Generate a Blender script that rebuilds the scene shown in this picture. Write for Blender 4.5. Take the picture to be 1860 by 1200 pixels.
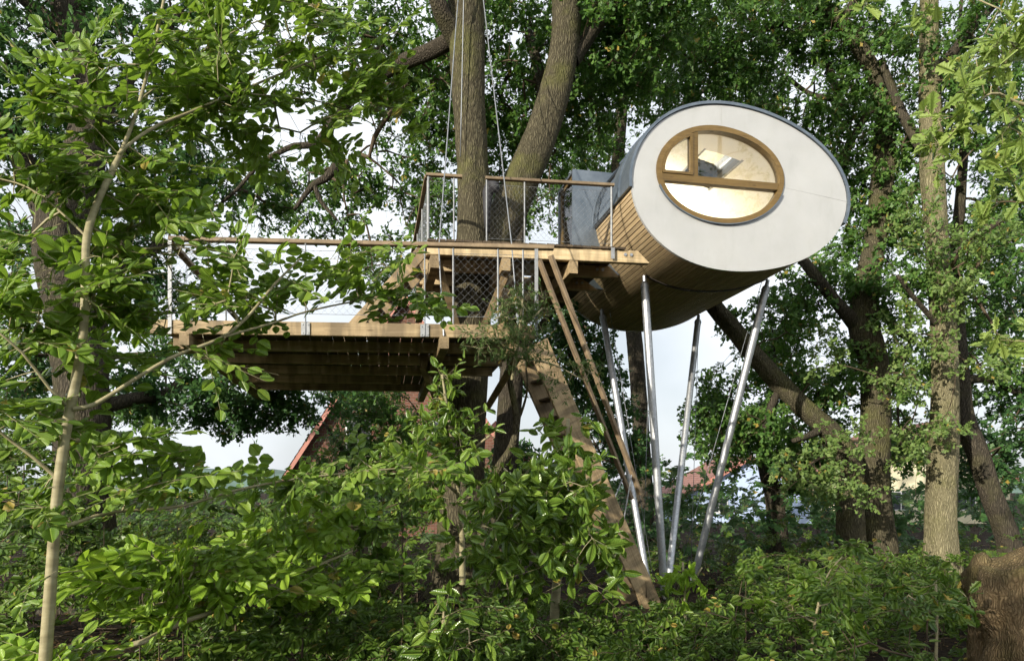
import bpy, math, random
import numpy as np
from mathutils import Vector, Matrix

random.seed(11)
rng = np.random.default_rng(11)
SC = bpy.context.scene
COL = SC.collection
for o in list(bpy.data.objects):
    bpy.data.objects.remove(o)

# ------------------------------------------------------------------ camera
F, HX, HY, CZ = 1240.0, 930.0, 885.0, 1.6      # focal length and horizon in photograph pixels, eye height
cd = bpy.data.cameras.new('camera')
cd.lens, cd.sensor_width = 24.0, 36.0
cd.shift_y = (HY - 600.0) / 1860.0
cd.clip_end = 3000.0
cam = bpy.data.objects.new('camera', cd)
cam.location = (0, 0, CZ)
cam.rotation_euler = (math.radians(90), 0, 0)
COL.objects.link(cam)
SC.camera = cam

# ------------------------------------------------------------------ sky and sun
SUN_AZ = math.radians(220.0)      # compass bearing of the sun seen from the camera, 0 = straight ahead
SUN_EL = math.radians(17.0)
world = bpy.data.worlds.new('World')
SC.world = world
world.use_nodes = True
wn, wl = world.node_tree.nodes, world.node_tree.links
wn.clear()
sky = wn.new('ShaderNodeTexSky')
sky.sky_type = 'NISHITA'
sky.sun_disc = False
sky.sun_elevation = SUN_EL
sky.sun_rotation = SUN_AZ
sky.air_density = 1.0
sky.dust_density = 3.0
sky.ozone_density = 1.0
tc = wn.new('ShaderNodeTexCoord')
cl = wn.new('ShaderNodeTexNoise')                 # thin bright cloud over the whole sky
cl.inputs['Scale'].default_value = 2.2
cl.inputs['Detail'].default_value = 5.0
cr = wn.new('ShaderNodeMapRange')
cr.inputs['From Min'].default_value = 0.30
cr.inputs['From Max'].default_value = 0.62
cr.inputs['To Min'].default_value = 0.42
cr.inputs['To Max'].default_value = 1.0
mx = wn.new('ShaderNodeMix')
mx.data_type = 'RGBA'
mx.inputs['B'].default_value = (11.0, 11.6, 12.2, 1)
bg = wn.new('ShaderNodeBackground')
bg.inputs['Strength'].default_value = 0.078
wo = wn.new('ShaderNodeOutputWorld')
wl.new(tc.outputs['Generated'], cl.inputs['Vector'])
wl.new(cl.outputs['Fac'], cr.inputs['Value'])
wl.new(cr.outputs['Result'], mx.inputs['Factor'])
wl.new(sky.outputs['Color'], mx.inputs['A'])
wl.new(mx.outputs['Result'], bg.inputs['Color'])
wl.new(bg.outputs['Background'], wo.inputs['Surface'])

sd = bpy.data.lights.new('sun', 'SUN')
sd.energy = 5.0
sd.angle = math.radians(0.6)
sd.color = (1.0, 0.92, 0.78)
sun = bpy.data.objects.new('sun', sd)
sun_dir = Vector((math.sin(SUN_AZ) * math.cos(SUN_EL), math.cos(SUN_AZ) * math.cos(SUN_EL), math.sin(SUN_EL)))
sun.rotation_euler = sun_dir.to_track_quat('Z', 'Y').to_euler()
sun.location = sun_dir * 40
COL.objects.link(sun)

SC.view_settings.view_transform = 'Standard'
SC.view_settings.look = 'None'
SC.view_settings.exposure = 0.42
SC.view_settings.gamma = 1.0
SC.cycles.use_denoising = True
SC.cycles.use_adaptive_sampling = True
SC.cycles.adaptive_threshold = 0.04
SC.cycles.max_bounces = 5
SC.cycles.diffuse_bounces = 3
SC.cycles.glossy_bounces = 3
SC.cycles.transmission_bounces = 4
SC.cycles.transparent_max_bounces = 8
SC.cycles.caustics_reflective = False
SC.cycles.caustics_refractive = False
SC.cycles.sample_clamp_indirect = 6.0

# ------------------------------------------------------------------ helpers
def P(px, py, Y):
    """Photograph pixel at depth Y (metres in front of the lens) -> world point."""
    return np.array([(px - HX) / F * Y, Y, CZ + (HY - py) / F * Y])

def pix(p):
    p = np.atleast_2d(p)
    y = np.maximum(p[:, 1], 0.05)
    return HX + p[:, 0] / y * F, HY - (p[:, 2] - CZ) / y * F

def ground_z(x, y):
    x, y = np.asarray(x, float), np.asarray(y, float)
    t = np.clip((y - 2.0) / 9.0, 0, 1)
    z = -0.42 * t * t * (3 - 2 * t)
    z = z + 0.05 * np.sin(x * 0.9 + 1.3) * np.cos(y * 0.7) + 0.03 * np.sin(x * 2.3 + y * 1.9)
    far = np.clip((y - 22) / 30.0, 0, 1)
    return z - 0.6 * far

FRAME = {}

def frame_of(o):
    return FRAME.get(o.name, Matrix.Identity(4)) if o else Matrix.Identity(4)

def tag(o, label=None, cat=None, group=None, kind=None):
    if label: o['label'] = label
    if cat: o['category'] = cat
    if group: o['group'] = group
    if kind: o['kind'] = kind
    return o

def thing(name, label, cat, loc, rz=0.0, group=None):
    o = bpy.data.objects.new(name, None)
    o.empty_display_size = 0.2
    o.location = loc
    o.rotation_euler = (0, 0, rz)
    COL.objects.link(o)
    FRAME[o.name] = Matrix.Translation(Vector([float(v) for v in loc])) @ Matrix.Rotation(rz, 4, 'Z')
    return tag(o, label, cat, group)

def link(name, me, mat, parent=None, kind=None):
    o = bpy.data.objects.new(name, me)
    if mat is not None and not me.materials:
        me.materials.append(mat)
    COL.objects.link(o)
    if parent is not None:
        o.parent = parent
        FRAME[o.name] = frame_of(parent)
    if kind: o['kind'] = kind
    return o

class MB:
    """Collects vertices and faces of one mesh."""
    def __init__(s):
        s.v, s.f = [], []
    def add(s, vs, fs):
        n = len(s.v)
        s.v.extend([tuple(float(c) for c in p) for p in vs])
        s.f.extend([tuple(i + n for i in f) for f in fs])
    def box(s, a, b):
        x0, y0, z0 = a; x1, y1, z1 = b
        s.add([(x0,y0,z0),(x1,y0,z0),(x1,y1,z0),(x0,y1,z0),(x0,y0,z1),(x1,y0,z1),(x1,y1,z1),(x0,y1,z1)],
              [(0,3,2,1),(4,5,6,7),(0,1,5,4),(1,2,6,5),(2,3,7,6),(3,0,4,7)])
    def tube(s, pts, rad, n=8, caps=True):
        pts = np.asarray(pts, float)
        m = len(pts)
        rad = np.broadcast_to(np.asarray(rad, float), (m,))
        t = np.gradient(pts, axis=0)
        t /= np.linalg.norm(t, axis=1)[:, None] + 1e-9
        ref = np.array([0.13, 0.92, 0.37]) if abs(t[:, 2]).mean() > 0.6 else np.array([0.1, 0.05, 1.0])
        a = np.cross(t, ref); a /= np.linalg.norm(a, axis=1)[:, None] + 1e-9
        b = np.cross(t, a)
        ang = np.arange(n) * 2 * math.pi / n
        ring = pts[:, None] + rad[:, None, None] * (a[:, None] * np.cos(ang)[None, :, None] + b[:, None] * np.sin(ang)[None, :, None])
        fs = [(i*n+j, i*n+(j+1) % n, (i+1)*n+(j+1) % n, (i+1)*n+j) for i in range(m-1) for j in range(n)]
        if caps:
            fs.append(tuple(range(n-1, -1, -1)))
            fs.append(tuple((m-1)*n + j for j in range(n)))
        s.add(ring.reshape(-1, 3), fs)
    def mesh(s, name, inv=None, smooth=False):
        me = bpy.data.meshes.new(name)
        v = s.v
        if inv is not None:
            v = [tuple(inv @ Vector(p)) for p in v]
        me.from_pydata(v, [], s.f)
        if smooth:
            me.polygons.foreach_set('use_smooth', [True] * len(me.polygons))
        me.update()
        return me
    def build(s, name, mat, parent=None, smooth=False, world=True, kind=None):
        inv = frame_of(parent).inverted() if (world and parent is not None) else None
        return link(name, s.mesh(name, inv, smooth), mat, parent, kind)

BEAMS = {}
def beam(name, p0, p1, w, h, mat, parent, up=(0, 0, 1), ch=0.006, skew=0.0):
    """Chamfered timber from p0 to p1 (centre line, world), w across and h along up; the grain runs along local X."""
    p0, p1 = Vector([float(c) for c in p0]), Vector([float(c) for c in p1])
    L = (p1 - p0).length
    x = (p1 - p0).normalized()
    y = Vector(up).cross(x).normalized()
    z = x.cross(y)
    key = (round(L, 3), round(w, 4), round(h, 4), round(ch, 4), round(skew, 3))
    me = BEAMS.get(key)
    if me is None:
        c = min(ch, w * 0.3, h * 0.3)
        hw, hh = w / 2, h / 2
        sec = [(-hw+c,-hh),(hw-c,-hh),(hw,-hh+c),(hw,hh-c),(hw-c,hh),(-hw+c,hh),(-hw,hh-c),(-hw,-hh+c)]
        v = [(-L/2, a, b) for a, b in sec] + [(L/2 - skew * (hh + b) / h, a, b) for a, b in sec]
        if skew < 0:   # long lower lip
            v = [(-L/2, a, b) for a, b in sec] + [(L/2 + skew * (hh + b) / h, a, b) for a, b in sec]
        f = [(i, (i+1) % 8, (i+1) % 8 + 8, i + 8) for i in range(8)] + [tuple(range(7, -1, -1)), tuple(range(8, 16))]
        me = bpy.data.meshes.new(name)
        me.from_pydata(v, [], f)
        me.update()
        BEAMS[key] = me
    if len(me.materials) and me.materials[0] is not mat:
        me = me.copy(); me.materials.clear()
    o = link(name, me, mat, parent)
    R = Matrix((x, y, z)).transposed().to_4x4()
    M = Matrix.Translation((p0 + p1) / 2) @ R
    o.matrix_local = frame_of(parent).inverted() @ M
    FRAME[o.name] = M
    return o

# ------------------------------------------------------------------ materials
def mat(name, rough=0.6, metal=0.0, spec=0.4):
    m = bpy.data.materials.new(name)
    m.use_nodes = True
    nt = m.node_tree
    b = nt.nodes['Principled BSDF']
    b.inputs['Roughness'].default_value = rough
    b.inputs['Metallic'].default_value = metal
    b.inputs['Specular IOR Level'].default_value = spec
    return m, nt.nodes, nt.links, b

def ramp(n, stops):
    r = n.new('ShaderNodeValToRGB')
    e = r.color_ramp.elements
    e[0].position, e[0].color = stops[0][0], (*stops[0][1], 1)
    e[1].position, e[1].color = stops[-1][0], (*stops[-1][1], 1)
    for p, c in stops[1:-1]:
        k = e.new(p); k.color = (*c, 1)
    return r

def noise(n, l, vec, scale, detail=4, rough=0.55, dist=0.0):
    t = n.new('ShaderNodeTexNoise')
    t.inputs['Scale'].default_value = scale
    t.inputs['Detail'].default_value = detail
    t.inputs['Roughness'].default_value = rough
    t.inputs['Distortion'].default_value = dist
    l.new(vec, t.inputs['Vector'])
    return t.outputs['Fac']

def mapping(n, l, src, scale=(1, 1, 1)):
    m = n.new('ShaderNodeMapping')
    m.inputs['Scale'].default_value = scale
    l.new(src, m.inputs['Vector'])
    return m.outputs['Vector']

def math_node(n, l, op, a, b=None):
    m = n.new('ShaderNodeMath'); m.operation = op
    for i, v in enumerate((a, b)):
        if v is None: continue
        if isinstance(v, (int, float)): m.inputs[i].default_value = v
        else: l.new(v, m.inputs[i])
    return m.outputs[0]

def mixc(n, l, fac, a, b, mode='MIX'):
    m = n.new('ShaderNodeMix'); m.data_type = 'RGBA'; m.blend_type = mode
    for k, v in (('Factor', fac), ('A', a), ('B', b)):
        if isinstance(v, (int, float)): m.inputs[k].default_value = v
        elif isinstance(v, tuple): m.inputs[k].default_value = (*v, 1)
        else: l.new(v, m.inputs[k])
    return m.outputs['Result']

def bump(n, l, b, height, strength=0.4, dist=0.01):
    k = n.new('ShaderNodeBump')
    k.inputs['Strength'].default_value = strength
    k.inputs['Distance'].default_value = dist
    l.new(height, k.inputs['Height'])
    l.new(k.outputs['Normal'], b.inputs['Normal'])

def wood(name, dark, mid, light, stain=0.5, rough=0.65, seed=0.0, knots=0.8):
    m, n, l, b = mat(name, rough)
    t = n.new('ShaderNodeTexCoord')
    oi = n.new('ShaderNodeObjectInfo')
    off = n.new('ShaderNodeVectorMath'); off.operation = 'ADD'
    sc = n.new('ShaderNodeVectorMath'); sc.operation = 'SCALE'
    cmb = n.new('ShaderNodeCombineXYZ')
    for i in range(3): l.new(oi.outputs['Random'], cmb.inputs[i])
    l.new(cmb.outputs[0], sc.inputs[0]); sc.inputs['Scale'].default_value = 37.0 + seed
    l.new(t.outputs['Object'], off.inputs[0]); l.new(sc.outputs[0], off.inputs[1])
    v = off.outputs[0]
    g = noise(n, l, mapping(n, l, v, (1.2, 26, 26)), 1.6, 6, 0.6, 0.6)
    c = ramp(n, [(0.25, dark), (0.5, mid), (0.75, light)])
    l.new(g, c.inputs[0])
    # water stains dripping across the timber, and knots
    s = noise(n, l, mapping(n, l, v, (5.5, 0.7, 0.9)), 1.0, 3, 0.6)
    sr = ramp(n, [(0.42, (1, 1, 1)), (0.60, (1 - stain,) * 3)])
    l.new(s, sr.inputs[0])
    col = mixc(n, l, 1.0, c.outputs[0], sr.outputs[0], 'MULTIPLY')
    vo = n.new('ShaderNodeTexVoronoi'); vo.inputs['Scale'].default_value = 2.3
    l.new(mapping(n, l, v, (0.8, 2.6, 2.6)), vo.inputs['Vector'])
    kr = ramp(n, [(0.03, (0.35, 0.3, 0.25)), (0.10, (1, 1, 1))])
    l.new(vo.outputs['Distance'], kr.inputs[0])
    col = mixc(n, l, knots, col, kr.outputs[0], 'MULTIPLY')
    hv = n.new('ShaderNodeHueSaturation')
    l.new(math_node(n, l, 'ADD', math_node(n, l, 'MULTIPLY', oi.outputs['Random'], 0.4), 0.8), hv.inputs['Value'])
    l.new(col, hv.inputs['Color'])
    l.new(hv.outputs[0], b.inputs['Base Color'])
    bump(n, l, b, g, 0.35, 0.004)
    return m

M = {}
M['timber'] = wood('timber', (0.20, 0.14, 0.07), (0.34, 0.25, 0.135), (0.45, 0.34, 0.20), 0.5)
M['joist'] = wood('brightened_timber', (0.32, 0.23, 0.12), (0.47, 0.36, 0.205), (0.58, 0.46, 0.285), 0.4, seed=2)  # paler than the other timber: light from below put into the joist colour
M['deck'] = wood('deck_board', (0.05, 0.036, 0.022), (0.095, 0.068, 0.04), (0.15, 0.11, 0.066), 0.4, seed=5)  # darkened: shade beneath the decks put into the board colour
M['rail'] = wood('handrail', (0.17, 0.12, 0.07), (0.26, 0.19, 0.115), (0.34, 0.26, 0.165), 0.25, seed=9)
M['slat'] = wood('cladding_slat', (0.30, 0.22, 0.115), (0.44, 0.33, 0.19), (0.55, 0.43, 0.265), 0.08, seed=3, knots=0.15)  # lightened: glow from below on the belly put into the slat colour
M['frame'] = wood('window_frame', (0.095, 0.058, 0.018), (0.145, 0.092, 0.028), (0.19, 0.122, 0.04), 0.1, 0.4, seed=13)

m, n, l, b = mat('galvanised_steel', 0.38, 0.85)
t = n.new('ShaderNodeTexCoord')
vo = n.new('ShaderNodeTexVoronoi'); vo.inputs['Scale'].default_value = 30
l.new(t.outputs['Object'], vo.inputs['Vector'])
c = ramp(n, [(0.0, (0.36, 0.38, 0.40)), (1.0, (0.54, 0.555, 0.57))])
l.new(vo.outputs['Color'], c.inputs[0]); l.new(c.outputs[0], b.inputs['Base Color'])
rr = n.new('ShaderNodeMapRange'); rr.inputs['To Min'].default_value = 0.34; rr.inputs['To Max'].default_value = 0.55
l.new(noise(n, l, t.outputs['Object'], 6), rr.inputs['Value']); l.new(rr.outputs[0], b.inputs['Roughness'])
M['steel'] = m

m, n, l, b = mat('zinc_sheet', 0.42, 0.55)
t = n.new('ShaderNodeTexCoord')
c = ramp(n, [(0.3, (0.11, 0.14, 0.175)), (0.7, (0.20, 0.235, 0.275))])
l.new(noise(n, l, t.outputs['Object'], 3.0, 6, 0.65), c.inputs[0]); l.new(c.outputs[0], b.inputs['Base Color'])
bump(n, l, b, noise(n, l, t.outputs['Object'], 2.2, 2), 0.10, 0.015)
M['zinc'] = m

m, n, l, b = mat('white_panel', 0.3, 0.0, 0.5)
t = n.new('ShaderNodeTexCoord')
c = ramp(n, [(0.3, (0.40, 0.405, 0.40)), (0.7, (0.455, 0.46, 0.455))])
l.new(noise(n, l, t.outputs['Object'], 1.4, 5, 0.6), c.inputs[0])
sm = ramp(n, [(0.52, (1, 1, 1)), (0.85, (0.88, 0.885, 0.865))])
l.new(noise(n, l, mapping(n, l, t.outputs['Object'], (3, 3, 1.0)), 1.1, 6, 0.7), sm.inputs[0])
l.new(mixc(n, l, 1.0, c.outputs[0], sm.outputs[0], 'MULTIPLY'), b.inputs['Base Color'])
bump(n, l, b, noise(n, l, t.outputs['Object'], 3.0, 2), 0.06, 0.01)
b.inputs['Coat Weight'].default_value = 0.8
b.inputs['Coat Roughness'].default_value = 0.03
M['white'] = m

def plain(name, col, rough=0.6, metal=0.0, var=0.12, scale=6.0, spec=0.4, bs=0.0):
    m, n, l, b = mat(name, rough, metal, spec)
    t = n.new('ShaderNodeTexCoord')
    c = ramp(n, [(0.3, tuple(x * (1 - var) for x in col)), (0.7, tuple(min(1, x * (1 + var)) for x in col))])
    f = noise(n, l, t.outputs['Object'], scale, 5)
    l.new(f, c.inputs[0]); l.new(c.outputs[0], b.inputs['Base Color'])
    if bs: bump(n, l, b, f, bs, 0.02)
    return m
M['cream'] = plain('cream_plywood', (0.80, 0.74, 0.62), 0.5, 0, 0.012, 1.0)
M['reveal'] = plain('skylight_reveal', (0.22, 0.20, 0.17), 0.6, 0, 0.08, 3.0)
M['floor'] = plain('cabin_floor', (0.42, 0.28, 0.14), 0.4, 0, 0.1, 3.0)
M['black'] = plain('dark_membrane', (0.012, 0.011, 0.010), 0.8, 0, 0.2)
M['darksteel'] = plain('dark_strap', (0.05, 0.042, 0.035), 0.6, 0.3)
M['dull'] = plain('dull_zinc_coat', (0.24, 0.25, 0.26), 0.55, 0.35, 0.2, 20)
M['rubber'] = plain('rubber_seal', (0.02, 0.02, 0.02), 0.6)
M['rope'] = plain('steel_cable', (0.26, 0.275, 0.29), 0.5, 0.5)
M['sling'] = plain('rubber_sling', (0.03, 0.03, 0.035), 0.7)

m, n, l, b = mat('window_glass')
n.remove(b)
gl = n.new('ShaderNodeBsdfGlossy'); gl.inputs['Roughness'].default_value = 0.01
tr = n.new('ShaderNodeBsdfTransparent'); tr.inputs['Color'].default_value = (0.93, 0.96, 0.95, 1)
fr = n.new('ShaderNodeFresnel'); fr.inputs['IOR'].default_value = 1.5
ms = n.new('ShaderNodeMixShader')
l.new(math_node(n, l, 'MULTIPLY', fr.outputs[0], 1.1), ms.inputs[0])
l.new(tr.outputs[0], ms.inputs[1]); l.new(gl.outputs[0], ms.inputs[2])
l.new(ms.outputs[0], n['Material Output'].inputs['Surface'])
M['glass'] = m

def bark(name, dark, mid, light, moss=0.3, scale=1.0):
    m, n, l, b = mat(name, 0.9, 0, 0.15)
    t = n.new('ShaderNodeTexCoord')
    v = t.outputs['Object']
    w = n.new('ShaderNodeVectorMath'); w.operation = 'ADD'
    ns = n.new('ShaderNodeTexNoise'); ns.inputs['Scale'].default_value = 5.0
    l.new(v, ns.inputs['Vector'])
    sv = n.new('ShaderNodeVectorMath'); sv.operation = 'SCALE'; sv.inputs['Scale'].default_value = 0.10
    l.new(ns.outputs['Color'], sv.inputs[0]); l.new(v, w.inputs[0]); l.new(sv.outputs[0], w.inputs[1])
    vo = n.new('ShaderNodeTexVoronoi'); vo.feature = 'DISTANCE_TO_EDGE'
    vo.inputs['Scale'].default_value = 1.0
    l.new(mapping(n, l, w.outputs[0], (30 * scale, 30 * scale, 4.2 * scale)), vo.inputs['Vector'])
    ridge = ramp(n, [(0.0, (0, 0, 0)), (0.28, (1, 1, 1))])
    l.new(vo.outputs['Distance'], ridge.inputs[0])
    fine = noise(n, l, mapping(n, l, v, (30, 30, 8)), 1.0, 6, 0.65)
    h = math_node(n, l, 'ADD', math_node(n, l, 'MULTIPLY', ridge.outputs[0], 0.5), math_node(n, l, 'MULTIPLY', fine, 0.75))
    c = ramp(n, [(0.15, dark), (0.55, mid), (1.0, light)])
    l.new(h, c.inputs[0])
    mo = ramp(n, [(0.5, (0, 0, 0)), (0.68, (1, 1, 1))])
    l.new(noise(n, l, v, 1.6, 5, 0.6), mo.inputs[0])
    col = mixc(n, l, math_node(n, l, 'MULTIPLY', mo.outputs[0], moss), c.outputs[0], (0.12, 0.125, 0.035))
    l.new(col, b.inputs['Base Color'])
    bump(n, l, b, h, 0.9, 0.035)
    return m
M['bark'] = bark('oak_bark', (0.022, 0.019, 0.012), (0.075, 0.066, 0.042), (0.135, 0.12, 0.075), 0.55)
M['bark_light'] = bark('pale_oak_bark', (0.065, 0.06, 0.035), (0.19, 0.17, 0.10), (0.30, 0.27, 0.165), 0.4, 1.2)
M['bark_dark'] = bark('dark_oak_bark', (0.02, 0.018, 0.014), (0.055, 0.047, 0.035), (0.10, 0.085, 0.062), 0.2)
M['twig'] = plain('twig_bark', (0.085, 0.062, 0.038), 0.85, 0, 0.3, 9)

m, n, l, b = mat('beech_bark', 0.6, 0, 0.3)
t = n.new('ShaderNodeTexCoord')
c = ramp(n, [(0.3, (0.20, 0.175, 0.095)), (0.55, (0.32, 0.285, 0.165)), (0.8, (0.42, 0.385, 0.25))])
f = noise(n, l, mapping(n, l, t.outputs['Object'], (6, 6, 22)), 1.0, 5, 0.6)
l.new(f, c.inputs[0]); l.new(c.outputs[0], b.inputs['Base Color']); bump(n, l, b, f, 0.3, 0.004)
M['beech_bark'] = m

def leafmat(name, stops, back, trans=0.34, rough=0.42, spec=0.35, veins=False, clump=0.6):
    m, n, l, b = mat(name, rough, 0, spec)
    a = n.new('ShaderNodeAttribute'); a.attribute_name = 'rnd'
    t = n.new('ShaderNodeTexCoord')
    oi = n.new('ShaderNodeObjectInfo')
    cn = noise(n, l, t.outputs['Object'], clump, 2)
    x = math_node(n, l, 'ADD', math_node(n, l, 'MULTIPLY', a.outputs['Fac'], 0.65), math_node(n, l, 'MULTIPLY', cn, 0.35))
    c = ramp(n, stops); l.new(x, c.inputs[0])
    col = mixc(n, l, math_node(n, l, 'GREATER_THAN', a.outputs['Fac'], 0.984), c.outputs[0], (0.36, 0.27, 0.06))
    sp = ramp(n, [(0.60, (1, 1, 1)), (0.78, (0.62, 0.58, 0.5))])      # specks and blemishes on the blade
    l.new(noise(n, l, t.outputs['Object'], 55.0, 3), sp.inputs[0])
    col = mixc(n, l, 0.6, col, sp.outputs[0], 'MULTIPLY')
    if veins:
        sx = n.new('ShaderNodeSeparateXYZ'); l.new(t.outputs['UV'], sx.inputs[0])
        ay = math_node(n, l, 'ABSOLUTE', math_node(n, l, 'SUBTRACT', sx.outputs[1], 0.5))
        ph = math_node(n, l, 'MULTIPLY', math_node(n, l, 'SUBTRACT', sx.outputs[0], math_node(n, l, 'MULTIPLY', ay, 0.75)), 50.0)
        sv = math_node(n, l, 'SINE', ph)
        vr = ramp(n, [(0.86, (0, 0, 0)), (1.0, (1, 1, 1))]); l.new(sv, vr.inputs[0])
        mr = ramp(n, [(0.012, (1, 1, 1)), (0.035, (0, 0, 0))]); l.new(ay, mr.inputs[0])
        vein = math_node(n, l, 'MAXIMUM', math_node(n, l, 'MULTIPLY', vr.outputs[0], 0.45), mr.outputs[0])
        col = mixc(n, l, math_node(n, l, 'MULTIPLY', vein, 0.55), col, tuple(min(1, x * 2.2 + 0.02) for x in stops[-1][1]))
        bump(n, l, b, math_node(n, l, 'ADD', math_node(n, l, 'MULTIPLY', sv, 0.5), vein), 0.35, 0.0025)
    l.new(col, b.inputs['Base Color'])
    tl = n.new('ShaderNodeBsdfTranslucent')
    l.new(mixc(n, l, 0.65, col, back), tl.inputs['Color'])
    ms = n.new('ShaderNodeMixShader'); ms.inputs[0].default_value = trans
    l.new(b.outputs[0], ms.inputs[1]); l.new(tl.outputs[0], ms.inputs[2])
    l.new(ms.outputs[0], n['Material Output'].inputs['Surface'])
    return m
M['beech'] = leafmat('beech_leaf', [(0.1, (0.086, 0.167, 0.018)), (0.5, (0.144, 0.247, 0.029)), (0.9, (0.243, 0.338, 0.055))], (0.301, 0.484, 0.039), 0.38, 0.36, 0.45, True)
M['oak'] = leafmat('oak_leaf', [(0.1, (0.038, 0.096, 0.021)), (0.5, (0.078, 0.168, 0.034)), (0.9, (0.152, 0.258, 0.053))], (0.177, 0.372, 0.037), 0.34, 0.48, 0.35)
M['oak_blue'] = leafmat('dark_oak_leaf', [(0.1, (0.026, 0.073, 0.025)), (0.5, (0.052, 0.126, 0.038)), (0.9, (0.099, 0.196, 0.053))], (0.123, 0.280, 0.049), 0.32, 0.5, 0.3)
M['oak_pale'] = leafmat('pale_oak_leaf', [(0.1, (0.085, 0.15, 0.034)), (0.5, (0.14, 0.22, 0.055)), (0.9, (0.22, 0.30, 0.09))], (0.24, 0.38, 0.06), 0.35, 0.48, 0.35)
M['oak_near'] = leafmat('sunlit_oak_leaf', [(0.1, (0.14, 0.22, 0.045)), (0.5, (0.20, 0.29, 0.065)), (0.9, (0.28, 0.36, 0.09))], (0.34, 0.46, 0.07), 0.36, 0.42, 0.35, True)  # brighter copy of the oak leaf, with sunlight put into its colour
M['laurel'] = leafmat('laurel_leaf', [(0.1, (0.056, 0.118, 0.016)), (0.5, (0.112, 0.196, 0.028)), (0.9, (0.224, 0.314, 0.055))], (0.270, 0.391, 0.035), 0.26, 0.24, 0.55, True)
M['under'] = leafmat('undergrowth_leaf', [(0.05, (0.040, 0.087, 0.014)), (0.5, (0.087, 0.157, 0.022)), (0.97, (0.168, 0.247, 0.04))], (0.190, 0.323, 0.03), 0.32, 0.38, 0.4)
M['lime'] = leafmat('bright_beech_leaf', [(0.1, (0.146, 0.259, 0.022)), (0.5, (0.213, 0.354, 0.032)), (0.9, (0.303, 0.432, 0.055))], (0.359, 0.555, 0.035), 0.38, 0.36, 0.45, True)
M['grey_leaf'] = leafmat('willow_leaf', [(0.1, (0.055, 0.10, 0.028)), (0.5, (0.10, 0.165, 0.048)), (0.9, (0.19, 0.26, 0.09))], (0.17, 0.28, 0.055), 0.34, 0.5, 0.3)
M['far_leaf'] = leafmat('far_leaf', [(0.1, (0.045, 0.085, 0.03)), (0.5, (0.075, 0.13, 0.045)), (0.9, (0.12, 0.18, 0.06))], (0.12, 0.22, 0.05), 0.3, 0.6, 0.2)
M['dead_leaf'] = leafmat('dead_leaf', [(0.1, (0.10, 0.05, 0.02)), (0.5, (0.20, 0.12, 0.05)), (0.9, (0.34, 0.24, 0.09))], (0.25, 0.15, 0.05), 0.2, 0.7, 0.2)

m, n, l, b = mat('forest_floor', 0.95, 0, 0.1)
t = n.new('ShaderNodeTexCoord')
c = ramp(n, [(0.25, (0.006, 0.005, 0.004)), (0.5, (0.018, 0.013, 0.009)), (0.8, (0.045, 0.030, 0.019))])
vo = n.new('ShaderNodeTexVoronoi'); vo.inputs['Scale'].default_value = 16
l.new(t.outputs['Object'], vo.inputs['Vector'])
f = math_node(n, l, 'ADD', math_node(n, l, 'MULTIPLY', noise(n, l, t.outputs['Object'], 7, 8, 0.7), 0.75), math_node(n, l, 'MULTIPLY', vo.outputs['Distance'], 0.4))
l.new(f, c.inputs[0]); l.new(c.outputs[0], b.inputs['Base Color']); bump(n, l, b, f, 0.9, 0.05)
M['soil'] = m
M['stump'] = bark('stump_wood', (0.09, 0.065, 0.036), (0.175, 0.125, 0.068), (0.25, 0.185, 0.105), 0.45, 1.5)
M['hill'] = plain('wooded_hill', (0.10, 0.155, 0.13), 0.95, 0, 0.3, 0.05)

m, n, l, b = mat('brick', 0.9, 0, 0.2)
t = n.new('ShaderNodeTexCoord')
br = n.new('ShaderNodeTexBrick'); br.inputs['Scale'].default_value = 2.0
br.inputs['Color1'].default_value = (0.17, 0.075, 0.052, 1); br.inputs['Color2'].default_value = (0.11, 0.058, 0.042, 1); br.inputs['Mortar'].default_value = (0.20, 0.18, 0.155, 1)
br.inputs['Mortar Size'].default_value = 0.012
sxb = n.new('ShaderNodeSeparateXYZ'); cxb = n.new('ShaderNodeCombineXYZ')
l.new(t.outputs['Object'], sxb.inputs[0]); l.new(math_node(n, l, 'ADD', sxb.outputs[0], sxb.outputs[1]), cxb.inputs[0]); l.new(sxb.outputs[2], cxb.inputs[1])
l.new(cxb.outputs[0], br.inputs['Vector']); l.new(br.outputs['Color'], b.inputs['Base Color'])
M['brick'] = m
M['rooftile'] = plain('clay_tile', (0.23, 0.115, 0.09), 0.8, 0, 0.25, 3)
M['verge'] = plain('verge_board', (0.42, 0.19, 0.15), 0.7, 0, 0.15, 3)
M['render'] = plain('cream_render', (0.70, 0.64, 0.44), 0.9, 0, 0.06, 2)
M['whitewood'] = plain('white_paint', (0.75, 0.75, 0.73), 0.5, 0, 0.05, 2)
M['bluewall'] = plain('pale_blue_wall', (0.42, 0.52, 0.72), 0.8, 0, 0.06, 2)
M['darkpane'] = plain('dark_pane', (0.05, 0.06, 0.07), 0.08, 0, 0.1, 2, 0.6)

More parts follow.
